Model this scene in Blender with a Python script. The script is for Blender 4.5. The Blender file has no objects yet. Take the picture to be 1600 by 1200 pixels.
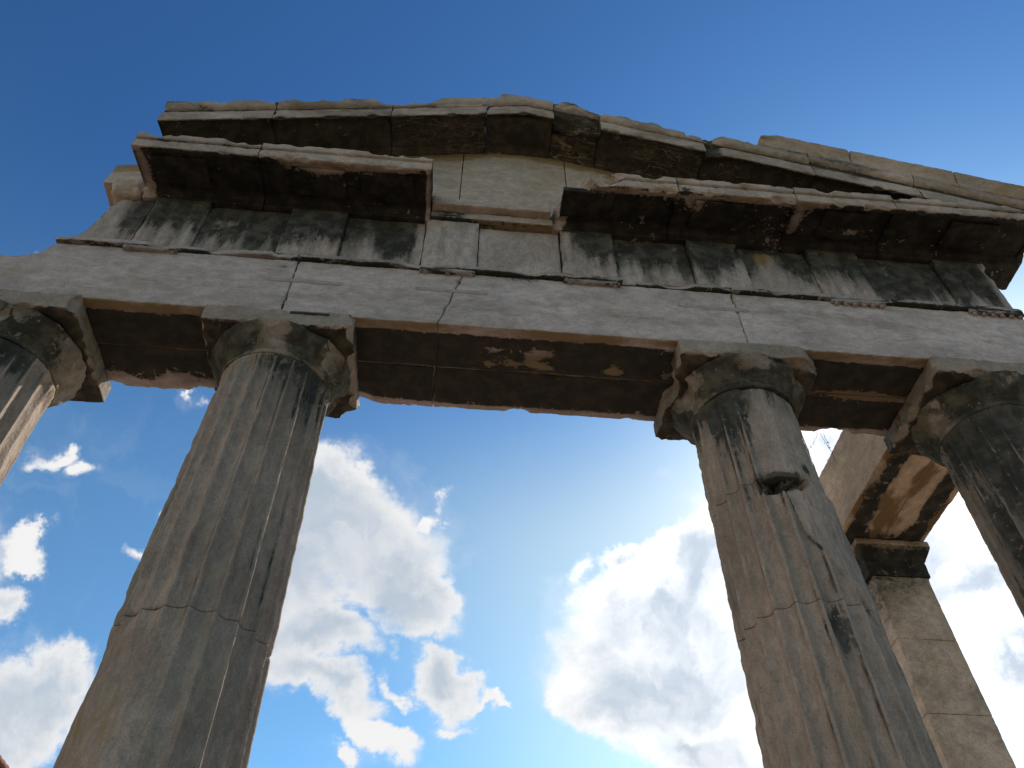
import bpy, math, random
import numpy as np
from mathutils import Matrix, Vector

R = math.radians
scene = bpy.context.scene
col = scene.collection

# ------------------------------------------------------------------ camera
cam_d = bpy.data.cameras.new('camera')
cam = bpy.data.objects.new('camera', cam_d)
col.objects.link(cam)
CAM = Vector((-0.5276, -4.8998, 1.6))
FW = Vector((0.06215, 0.65919, 0.74940)).normalized()
RT = Vector((0.99578, -0.09176, -0.00187)).normalized()
UP = RT.cross(FW).normalized()
RT = FW.cross(UP).normalized()
m = Matrix((RT, UP, -FW)).transposed().to_4x4()
m.translation = CAM
cam.matrix_world = m
cam_d.sensor_width = 36.0
cam_d.sensor_fit = 'HORIZONTAL'
cam_d.lens = 36.0 * 1258.43 / 1600.0
cam_d.clip_start = 0.1
cam_d.clip_end = 3000.0
scene.camera = cam

# ------------------------------------------------------------------ exposure
vs = scene.view_settings
vs.view_transform = 'Standard'
vs.look = 'None'
vs.gamma = 1.0
vs.use_curve_mapping = False
vs.exposure = 0.0

# ------------------------------------------------------------------ sun
SUN_EL, SUN_AZ = R(42.0), R(40.0)          # azimuth measured from +Y towards +X
SUN_DIR = Vector((math.sin(SUN_AZ) * math.cos(SUN_EL), math.cos(SUN_AZ) * math.cos(SUN_EL), math.sin(SUN_EL)))
sun_d = bpy.data.lights.new('sun', 'SUN')
sun_d.energy = 5.0
sun_d.angle = R(0.5)
sun_d.color = (1.0, 0.92, 0.80)
sun = bpy.data.objects.new('sun', sun_d)
sun.rotation_euler = SUN_DIR.to_track_quat('Z', 'Y').to_euler()
sun.location = (20, 30, 40)
col.objects.link(sun)

# ------------------------------------------------------------------ world: sky and cumulus clouds
world = bpy.data.worlds.new('World')
scene.world = world
world.use_nodes = True
world.cycles.sampling_method = 'MANUAL'
world.cycles.sample_map_resolution = 1024
wt = world.node_tree
for n in list(wt.nodes):
    wt.nodes.remove(n)


class NT:
    """small helper for writing node trees"""
    def __init__(self, tree):
        self.t = tree

    def node(self, typ, **kw):
        n = self.t.nodes.new(typ)
        for k, v in kw.items():
            setattr(n, k, v)
        return n

    def put(self, sock, v):
        if v is None:
            return
        if isinstance(v, bpy.types.NodeSocket):
            self.t.links.new(v, sock)
        else:
            sock.default_value = v

    def math(self, op, a, b=None, c=None, clamp=False):
        n = self.node('ShaderNodeMath', operation=op)
        n.use_clamp = clamp
        for i, v in enumerate((a, b, c)):
            self.put(n.inputs[i], v)
        return n.outputs[0]

    def vmath(self, op, a, b=None, out=0):
        n = self.node('ShaderNodeVectorMath', operation=op)
        self.put(n.inputs[0], a)
        if b is not None:
            self.put(n.inputs[1], b)
        return n.outputs[out]

    def mapping(self, v, loc=(0, 0, 0), rot=(0, 0, 0), scale=(1, 1, 1), typ='POINT'):
        n = self.node('ShaderNodeMapping', vector_type=typ)
        self.put(n.inputs['Vector'], v)
        if typ != 'VECTOR':
            n.inputs['Location'].default_value = loc
        n.inputs['Rotation'].default_value = rot
        n.inputs['Scale'].default_value = scale
        return n.outputs[0]

    def noise(self, v, scale, detail=4, rough=0.55, lac=2.0, dist=0.0, color=False):
        n = self.node('ShaderNodeTexNoise')
        self.put(n.inputs['Vector'], v)
        n.inputs['Scale'].default_value = scale
        n.inputs['Detail'].default_value = detail
        n.inputs['Roughness'].default_value = rough
        n.inputs['Lacunarity'].default_value = lac
        n.inputs['Distortion'].default_value = dist
        return n.outputs['Color' if color else 'Fac']

    def smooth(self, v, a, b, lo=0.0, hi=1.0):
        n = self.node('ShaderNodeMapRange', interpolation_type='SMOOTHSTEP')
        self.put(n.inputs['Value'], v)
        n.inputs['From Min'].default_value = a
        n.inputs['From Max'].default_value = b
        n.inputs['To Min'].default_value = lo
        n.inputs['To Max'].default_value = hi
        return n.outputs[0]

    def mix(self, f, a, b, blend='MIX'):
        n = self.node('ShaderNodeMix', data_type='RGBA', blend_type=blend)
        self.put(n.inputs[0], f)
        self.put(n.inputs[6], a if isinstance(a, bpy.types.NodeSocket) else tuple(a) + (1,) if len(a) == 3 else a)
        self.put(n.inputs[7], b if isinstance(b, bpy.types.NodeSocket) else tuple(b) + (1,) if len(b) == 3 else b)
        return n.outputs[2]


W = NT(wt)
wdir = W.node('ShaderNodeTexCoord').outputs['Generated']
sky = W.node('ShaderNodeTexSky', sky_type='NISHITA')
sky.sun_disc = False
sky.sun_elevation = SUN_EL
sky.sun_rotation = SUN_AZ
sky.altitude = 50.0
sky.air_density = 1.0
sky.dust_density = 0.3
sky.ozone_density = 2.0
# plane of the cumulus field: gnomonic map about one fixed compass direction
CF = Vector((0.10, 0.80, 0.59)).normalized()
CR = Vector((CF.y, -CF.x, 0.0)).normalized()
CU = CR.cross(CF).normalized()


def pix_dir(px, py):
    return (FW * 1258.43 + RT * (px - 800) - UP * (py - 600)).normalized()


def sky_uv(px, py):
    d = pix_dir(px, py)
    return d.dot(CR) / d.dot(CF), d.dot(CU) / d.dot(CF)


wf = W.vmath('DOT_PRODUCT', wdir, tuple(CF), out=1)
wfc = W.math('MAXIMUM', wf, 0.08)
wu = W.math('DIVIDE', W.vmath('DOT_PRODUCT', wdir, tuple(CR), out=1), wfc)
wv = W.math('DIVIDE', W.vmath('DOT_PRODUCT', wdir, tuple(CU), out=1), wfc)
cxyz = W.node('ShaderNodeCombineXYZ')
W.put(cxyz.inputs[0], wu)
W.put(cxyz.inputs[1], wv)
uv = cxyz.outputs[0]
# domain warp so the blob outlines curl
warp = W.noise(uv, 6.5, 6, 0.6, color=True)
warp = W.vmath('MULTIPLY', W.vmath('SUBTRACT', warp, (0.5, 0.5, 0.5)), (0.21, 0.21, 0.0))
uvw = W.vmath('ADD', uv, warp)

# cloud masses: compass-direction centres (given as degrees on the sky through sky_uv), half sizes, tilt, weight
CLOUDS = [
    # the bank between the two left columns
    (505, 760, 100, 80, 0, 1.0), (560, 850, 140, 110, 0, 1.1), (610, 930, 110, 70, -10, 1.1), (450, 880, 120, 160, 0, 1.0),
    (480, 990, 130, 60, 10, 0.95), (682, 815, 50, 16, 40, 0.85), (560, 725, 60, 26, -20, 0.7),
    (695, 1045, 66, 44, -25, 0.95), (745, 1075, 40, 12, -12, 0.75), (500, 1065, 110, 52, -8, 0.95), (585, 1125, 90, 36, -25, 0.9),
    (545, 1180, 28, 26, 0, 0.75), (620, 1050, 50, 20, -30, 0.6), (705, 1105, 40, 20, 0, 0.55),
    # the bank left of the right column
    (1085, 860, 90, 66, 10, 1.1), (975, 885, 80, 46, 8, 0.95), (1045, 965, 132, 86, 0, 1.15), (1060, 1060, 190, 90, 0, 1.2),
    (925, 1065, 80, 36, 20, 0.95), (990, 1125, 120, 60, -14, 1.0), (1100, 1180, 150, 52, 0, 1.1),
    (1180, 930, 160, 160, 0, 1.0), (1300, 1050, 200, 160, 0, 1.0),
    # glare bank beside and beyond the corner column
    (1545, 890, 110, 80, 0, 1.0), (1560, 1010, 80, 70, 20, 1.0), (1440, 850, 120, 120, 0, 0.9), (1620, 960, 90, 90, 0, 0.9),
    (1300, 720, 120, 80, 0, 1.0), (1620, 1150, 60, 30, 0, 0.6),
    # left of the second column
    (110, 700, 56, 20, 5, 0.62), (140, 725, 34, 24, 0, 0.7), (35, 850, 60, 26, -18, 0.8), (-5, 930, 50, 44, 0, 0.8),
    (55, 1080, 100, 84, -10, 1.15), (-40, 1120, 120, 100, 0, 1.1), (215, 855, 34, 26, 0, 0.55), (262, 765, 22, 22, 0, 0.45), (312, 626, 12, 22, -20, 0.5),
    (12, 394, 20, 12, 0, 0.6), (48, 392, 22, 10, 0, 0.6), (-120, 850, 120, 140, 0, 0.9),
    # beyond the frame
    (2000, 900, 260, 140, 0, 1.0), (1900, 1150, 240, 80, 0, 1.0), (-420, 1000, 180, 120, 0, 1.0),
    (300, 1500, 400, 70, 0, 1.0), (1000, 1480, 380, 80, 0, 1.0), (1700, 1450, 300, 80, 0, 1.0),
]
env = None
env_big = None
for (px, py, rx, ry, rot, wgt) in CLOUDS:
    u0, v0 = sky_uv(px, py)
    ua, va = sky_uv(px + 10, py)
    su = math.hypot(ua - u0, va - v0) / 10.0
    tilt = math.atan2(va - v0, ua - u0)
    q = W.mapping(uvw, loc=(u0, v0, 0), rot=(0, 0, tilt + R(rot)), scale=(rx * su * 1.35, ry * su * 1.35, 1), typ='TEXTURE')
    ln = W.vmath('LENGTH', q, out=1)
    b = W.math('MULTIPLY_ADD', ln, -wgt, wgt)
    env = b if env is None else W.math('SMOOTH_MAX', env, b, 0.12)
    if min(rx, ry) >= 44:
        env_big = b if env_big is None else W.math('SMOOTH_MAX', env_big, b, 0.35)
fb = W.noise(uv, 7.0, 11, 0.60, dist=0.35)
fb2 = W.noise(uv, 30.0, 6, 0.6)
envc = W.math('MINIMUM', env, 0.62)
dens = W.math('ADD', envc, W.math('MULTIPLY_ADD', fb, 2.1, -1.05))
dens = W.math('ADD', dens, W.math('MULTIPLY_ADD', fb2, 0.35, -0.175))
wisp = W.noise(uvw, 4.0, 9, 0.62, dist=1.2)
alpha = W.smooth(dens, 0.10, 0.44)
alpha = W.math('MULTIPLY', alpha, W.smooth(wf, 0.1, 0.3))
alpha = W.math('MULTIPLY', alpha, W.smooth(env, 0.16, 0.46, 0.10, 1.0))
fb3 = W.noise(uvw, 11.0, 9, 0.55, dist=0.2)
thick = W.math('ADD', env_big, W.math('MULTIPLY_ADD', fb, 1.15, -0.575))
core = W.smooth(thick, 0.26, 0.92)
core = W.math('MULTIPLY', core, W.smooth(fb3, 0.38, 0.74, 1.0, 0.45))
# thin edges shine with sunlight, thick cores are greyer; both brighter near the sun
sd = W.vmath('DOT_PRODUCT', wdir, tuple(SUN_DIR), out=1)
near = W.smooth(sd, 0.82, 1.0)
rim_v = W.math('MULTIPLY_ADD', near, 7.0, 9.0)
rim_c = W.vmath('SCALE', (1.0, 1.0, 1.0)); wt.nodes[-1].inputs[0].default_value = (1.0, 1.0, 1.0)
W.put(wt.nodes[-1].inputs['Scale'], rim_v)
core_v = W.math('MULTIPLY_ADD', near, 1.6, 6.0)
core_c = W.vmath('SCALE', (0.93, 0.98, 1.08)); wt.nodes[-1].inputs[0].default_value = (0.82, 0.955, 1.12)
W.put(wt.nodes[-1].inputs['Scale'], core_v)
cloud_c = W.mix(core, rim_c, core_c)
# deeper, clearer blue than the default atmosphere, paler towards the horizon haze
sk = W.vmath('MULTIPLY', sky.outputs[0], (0.1, 0.1, 0.1))
gm = W.node('ShaderNodeGamma')
gm.inputs['Gamma'].default_value = 1.4
W.put(gm.inputs['Color'], sk)
sepd = W.node('ShaderNodeSeparateXYZ')
W.put(sepd.inputs[0], wdir)
lowf = W.smooth(sepd.outputs[2], 0.86, 0.56)
gain = W.mix(lowf, (10.2, 17.2, 19.8), (20.5, 25.8, 22.6))
sky_c = W.vmath('MULTIPLY', gm.outputs[0], gain)
sd = W.vmath('DOT_PRODUCT', wdir, tuple(SUN_DIR), out=1)
sky_c = W.vmath('MULTIPLY', sky_c, W.mix(W.math('MULTIPLY', W.smooth(sd, 0.74, 0.92), W.smooth(sepd.outputs[2], 0.78, 0.60)), (1.0, 1.0, 1.0), (1.95, 1.34, 0.98)))
# thin high veil
veil = W.math('MULTIPLY', W.smooth(wisp, 0.50, 0.85, 0.0, 0.16), W.smooth(sepd.outputs[2], 0.76, 0.62))
sky_c = W.mix(veil, sky_c, (9.0, 9.3, 9.6))
final = W.mix(alpha, sky_c, cloud_c)
# added bright cloud bank, unseen behind left of the camera, side light for the flutes
bd = W.vmath('DOT_PRODUCT', wdir, tuple(Vector((-0.86, -0.36, 0.36)).normalized()), out=1)
bn = W.noise(wdir, 3.0, 8, 0.6, dist=0.4)
bank = W.smooth(W.math('ADD', bd, W.math('MULTIPLY_ADD', bn, 0.5, -0.25)), 0.80, 0.90)
bank = W.math('MULTIPLY', bank, W.smooth(sepd.outputs[2], 0.0, 0.1))
final = W.mix(bank, final, (11.5, 11.2, 10.6))
bg = W.node('ShaderNodeBackground')
bg.inputs['Strength'].default_value = 0.1
W.put(bg.inputs['Color'], final)
wo = W.node('ShaderNodeOutputWorld')
wt.links.new(bg.outputs[0], wo.inputs['Surface'])

# ------------------------------------------------------------------ numpy noise
_rng = np.random.RandomState(11)
_perm = _rng.permutation(256).astype(np.int64)
_perm = np.concatenate([_perm, _perm, _perm])
_g = _rng.normal(size=(256, 3))
_g /= np.linalg.norm(_g, axis=1, keepdims=True)


def perlin(P):
    Pi = np.floor(P).astype(np.int64)
    f = P - Pi
    Pi &= 255
    u = f * f * f * (f * (f * 6 - 15) + 10)
    out = np.zeros(len(P))
    for dx in (0, 1):
        wx = u[:, 0] if dx else 1 - u[:, 0]
        hx = _perm[Pi[:, 0] + dx]
        for dy in (0, 1):
            wy = u[:, 1] if dy else 1 - u[:, 1]
            hy = _perm[hx + Pi[:, 1] + dy]
            for dz in (0, 1):
                wz = u[:, 2] if dz else 1 - u[:, 2]
                g = _g[_perm[hy + Pi[:, 2] + dz]]
                dot = g[:, 0] * (f[:, 0] - dx) + g[:, 1] * (f[:, 1] - dy) + g[:, 2] * (f[:, 2] - dz)
                out += wx * wy * wz * dot
    return out * 1.6


def fbm(P, s=1.0, octs=3, seed=0, gain=0.5):
    P = np.asarray(P, float) * np.asarray(s) + seed * 17.31 + 100.0
    out = np.zeros(len(P))
    a = 1.0
    for _ in range(octs):
        out += a * perlin(P)
        P = P * 2.03 + 5.7
        a *= gain
    return out


def sstep(a, b, x):
    t = np.clip((x - a) / (b - a), 0, 1)
    return t * t * (3 - 2 * t)


# ------------------------------------------------------------------ mesh helpers
def thing(name, label, cat, loc, group=None):
    o = bpy.data.objects.new(name, None)
    o.empty_display_size = 0.3
    o.location = loc
    col.objects.link(o)
    o['label'] = label
    o['category'] = cat
    o['kind'] = 'thing'
    if group:
        o['group'] = group
    return o


def mesh(name, V, F, mat, parent=None, crust=None, ochre=None, pale=None, vein=None, smooth=True, origin=None, label=None):
    """one mesh object; V in world metres, F a list of face-index arrays (each n x 3 or n x 4)"""
    V = np.asarray(V, float)
    if parent is not None:
        off = Vector(parent.location)
        p = parent.parent
        while p is not None:
            off += Vector(p.location)
            p = p.parent
    else:
        off = Vector(origin or (0, 0, 0))
    me = bpy.data.meshes.new(name)
    if not isinstance(F, list):
        F = [F]
    F = [np.asarray(f, np.int32) for f in F if len(f)]
    loops = np.concatenate([f.ravel() for f in F])
    sizes = np.concatenate([np.full(len(f), f.shape[1], np.int32) for f in F])
    starts = np.concatenate([[0], np.cumsum(sizes)[:-1]]).astype(np.int32)
    me.vertices.add(len(V))
    me.vertices.foreach_set('co', (V - np.array(off)).astype(np.float32).ravel())
    me.loops.add(len(loops))
    me.loops.foreach_set('vertex_index', loops.astype(np.int32))
    me.polygons.add(len(sizes))
    me.polygons.foreach_set('loop_start', starts)
    me.polygons.foreach_set('use_smooth', np.full(len(sizes), smooth))
    me.update(calc_edges=True)
    for nm, a in (('crust', crust), ('ochre', ochre), ('pale', pale), ('vein', vein)):
        if a is not None:
            at = me.attributes.new(nm, 'FLOAT', 'POINT')
            at.data.foreach_set('value', np.asarray(a, np.float32))
    me.materials.append(mat)
    o = bpy.data.objects.new(name, me)
    if parent is not None:
        o.parent = parent
    else:
        o.location = off
    if label:
        o['label'] = label
    col.objects.link(o)
    return o


def axis_pts(a, b, res, fine=(0.007, 0.016, 0.03)):
    n = max(2, int(round((b - a) / res)))
    p = list(np.linspace(a, b, n + 1))
    if (b - a) > 0.12:
        p = [q for q in p if a + 0.04 < q < b - 0.04] + [a, b] + [a + f for f in fine] + [b - f for f in fine]
    return np.array(sorted(p))


def stone_box(lo, hi, res=0.03, r=0.01, chip=0.03, rough=0.004, seed=0, dent=0.0):
    """a worn block: dense grid box, edges rounded by a varying radius, faces roughened"""
    lo = np.array(lo, float)
    hi = np.array(hi, float)
    ax = [axis_pts(lo[i], hi[i], res) for i in range(3)]
    n = [len(a) for a in ax]
    keys, quads = [], []
    base = 0
    for a in range(3):
        b, c = (a + 1) % 3, (a + 2) % 3
        for side in (0, 1):
            jb, jc = np.meshgrid(np.arange(n[b]), np.arange(n[c]), indexing='ij')
            idx = np.zeros((n[b], n[c], 3), np.int64)
            idx[..., b] = jb
            idx[..., c] = jc
            idx[..., a] = (n[a] - 1) if side else 0
            keys.append(idx.reshape(-1, 3))
            k = np.arange(n[b] * n[c]).reshape(n[b], n[c]) + base
            q = np.stack([k[:-1, :-1], k[1:, :-1], k[1:, 1:], k[:-1, 1:]], -1).reshape(-1, 4)
            if not side:
                q = q[:, ::-1]
            quads.append(q)
            base += n[b] * n[c]
    K = np.concatenate(keys)
    Q = np.concatenate(quads)
    flat = (K[:, 0] * n[1] + K[:, 1]) * n[2] + K[:, 2]
    uq, first, inv = np.unique(flat, return_index=True, return_inverse=True)
    K = K[first]
    Q = inv.reshape(-1)[Q]
    P = np.stack([ax[i][K[:, i]] for i in range(3)], -1)
    c = (lo + hi) / 2
    h = (hi - lo) / 2
    nz = fbm(P, 2.6, 3, seed) + 0.5 * fbm(P, 12, 2, seed + 3)
    rr = r + chip * np.clip(nz - 0.12, 0, 1.2) ** 1.2
    rr = np.minimum(rr, 0.8 * h.min())[:, None]
    L = P - c
    q = np.clip(L, -(h - rr), h - rr)
    d = L - q
    ln = np.linalg.norm(d, axis=1, keepdims=True)
    dn = d / np.maximum(ln, 1e-9)
    V = c + q + dn * rr
    dis = rough * (fbm(P, 3.5, 3, seed + 7) + 0.6 * fbm(P, 17, 2, seed + 9))
    if dent:
        dis -= dent * np.clip(fbm(P, 1.9, 3, seed + 21) - 0.25, 0, 1)
    V = V + dn * dis[:, None]
    return V, Q, dn


def stone_extrude(prof, x0, x1, res=0.03, chip=0.02, rough=0.004, seed=0, center=None, bite=0.0):
    """a moulded block: the (y, z) profile (counter-clockwise seen from +x) run along x, worn corners, closed ends"""
    prof = np.array(prof, float)
    m_ = len(prof)
    pts, corner, nrm = [], [], []
    en = []
    for i in range(m_):
        e = prof[(i + 1) % m_] - prof[i]
        e = e / np.linalg.norm(e)
        en.append(np.array([e[1], -e[0]]))
    area = 0.5 * np.sum(prof[:, 0] * np.roll(prof[:, 1], -1) - np.roll(prof[:, 0], -1) * prof[:, 1])
    sgn = 1.0 if area > 0 else -1.0
    en = [e * sgn for e in en]
    for i in range(m_):
        a, b = prof[i], prof[(i + 1) % m_]
        L = np.linalg.norm(b - a)
        e0, e1 = en[i - 1], en[i]
        nn = e0 + e1
        nn = nn / max(np.linalg.norm(nn), 1e-6)
        ea = prof[i] - prof[i - 1]
        eb = b - a
        convex = (ea[0] * eb[1] - ea[1] * eb[0]) * sgn > 0
        ts = axis_pts(0, L, res, (0.006, 0.015, 0.03)) if L > 0.12 else np.linspace(0, L, max(2, int(L / 0.012)) + 1)
        for t in ts[:-1]:
            pts.append(a + (b - a) * t / L)
            if t == 0:
                nrm.append(nn)
            else:
                nrm.append(e1)
            da = t if convex else 9
            nb = prof[(i + 2) % m_] - b
            cb = (eb[0] * nb[1] - eb[1] * nb[0]) * sgn > 0
            db = (L - t) if cb else 9
            corner.append(min(da, db))
    pts = np.array(pts)
    nrm = np.array(nrm)
    corner = np.array(corner)
    k = len(pts)
    xs = axis_pts(x0, x1, res)
    nx = len(xs)
    X = np.repeat(xs, k)
    YZ = np.tile(pts, (nx, 1))
    P = np.column_stack([X, YZ])
    DN = np.column_stack([np.zeros(nx * k), np.tile(nrm, (nx, 1))])
    cd = np.tile(corner, nx)
    nz = fbm(P, 3.0, 3, seed) + 0.6 * fbm(P, 13, 2, seed + 3)
    w = np.exp(-cd / 0.028)
    dis = -chip * np.clip(nz, 0, 1.5) * w - 0.004 * w
    dis += rough * (fbm(P, 4, 3, seed + 5) + 0.5 * fbm(P, 18, 2, seed + 6))
    if bite:
        dis -= bite * np.clip(fbm(P, 1.7, 2, seed + 31) - 0.3, 0, 1) * np.exp(-cd / 0.1)
    ed = np.minimum(X - x0, x1 - X)
    we = np.exp(-ed / 0.025)
    dis -= chip * 0.8 * np.clip(nz + 0.2, 0, 1.2) * we
    V = P + DN * dis[:, None]
    idx = np.arange(nx * k).reshape(nx, k)
    nxt = np.roll(idx, -1, axis=1)
    Q = np.stack([idx[:-1], idx[1:], nxt[1:], nxt[:-1]], -1).reshape(-1, 4)
    if sgn < 0:
        Q = Q[:, ::-1]
    c = np.array(center if center is not None else pts.mean(0))
    tris = []
    VV = [V]
    off = nx * k
    for end in (0, 1):
        ring = idx[-1] if end else idx[0]
        prev = ring
        for fct in (0.93, 0.8, 0.6, 0.35):
            rp = V[ring].copy()
            rp[:, 1:] = c + (rp[:, 1:] - c) * fct
            rp[:, 0] += 0.012 * fbm(rp, 6, 2, seed + 40)
            cur = np.arange(k) + off
            VV.append(rp)
            off += k
            q = np.stack([prev, np.roll(prev, -1), np.roll(cur, -1), cur], -1)
            if end == 1:
                pass
            else:
                q = q[:, ::-1]
            Q = np.concatenate([Q, q if sgn > 0 else q[:, ::-1]])
            prev = cur
        VV.append(np.array([[x1 if end else x0, c[0], c[1]]]))
        q = np.stack([prev, np.roll(prev, -1), np.full(k, off)], -1)
        if end == 0:
            q = q[:, ::-1]
        tris.append(q if sgn > 0 else q[:, ::-1])
        off += 1
    return np.concatenate(VV), [Q, np.concatenate(tris)]


def scoop(V, specs, seed=0, amp=0.10):
    """shell-shaped fractures: points inside a ball are pushed to its surface; returns points and a mask of fresh breaks"""
    V = np.array(V, float)
    mask = np.zeros(len(V))
    for k, (c, r) in enumerate(specs):
        c = np.asarray(c, float)
        d = V - c
        L = np.linalg.norm(d, axis=1)
        idx = np.where(L < r * 1.25)[0]
        if not len(idx):
            continue
        rr = r * (1 + amp * fbm(V[idx], 9.0, 3, seed + k * 0.37))
        hit = L[idx] < rr
        j = idx[hit]
        V[j] = c + d[j] / np.maximum(L[j], 1e-6)[:, None] * rr[hit][:, None]
        mask[j] = 1.0
    return V, mask


def edge_scoops(A, B, out, n, seed, dmax=0.05, rmax=0.20):
    rnd_ = random.Random(seed)
    A, B, out = Vector(A), Vector(B), Vector(out).normalized()
    res_ = []
    for _ in range(n):
        t_ = rnd_.random()
        u = rnd_.random() ** 3.0
        dep = 0.010 + dmax * u
        r_ = max(dep * 1.15, 0.035 + rmax * u * (0.5 + 0.5 * rnd_.random()))
        o_ = (out + Vector((rnd_.uniform(-.35, .35), rnd_.uniform(-.35, .35), rnd_.uniform(-.35, .35)))).normalized()
        res_.append((tuple(A.lerp(B, t_) + o_ * (r_ - dep)), r_))
    return res_


def revolve(xc, yc, zs, nth, rad):
    """closed surface of revolution with radius rad(theta, z) given as an array function"""
    th = np.linspace(0, 2 * np.pi, nth, endpoint=False)
    T, Z = np.meshgrid(th, zs, indexing='xy')
    Rr = rad(T.ravel(), Z.ravel())
    V = np.column_stack([xc + Rr * np.cos(T.ravel()), yc + Rr * np.sin(T.ravel()), Z.ravel()])
    nz = len(zs)
    idx = np.arange(nz * nth).reshape(nz, nth)
    nxt = np.roll(idx, -1, axis=1)
    Q = np.stack([idx[:-1], nxt[:-1], nxt[1:], idx[1:]], -1).reshape(-1, 4)
    n0 = len(V)
    cen = np.array([xc, yc, 0.0])
    r0 = V[idx[0]] * [0.96, 0.96, 1] + cen * 0.04
    r1 = V[idx[-1]] * [0.96, 0.96, 1] + cen * 0.04
    V = np.concatenate([V, r0, r1, [[xc, yc, zs[0]], [xc, yc, zs[-1]]]])
    i0 = np.arange(nth) + n0
    i1 = i0 + nth
    Q = np.concatenate([Q, np.stack([nxt[0], idx[0], i0, np.roll(i0, -1)], -1), np.stack([idx[-1], nxt[-1], np.roll(i1, -1), i1], -1)])
    t0 = np.stack([np.roll(i0, -1), i0, np.full(nth, n0 + 2 * nth)], -1)
    t1 = np.stack([i1, np.roll(i1, -1), np.full(nth, n0 + 2 * nth + 1)], -1)
    T2_ = np.concatenate([T.ravel(), th, th, [0, 0]])
    return V, [Q, np.concatenate([t0, t1])], T2_, V[:, 2]


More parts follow.
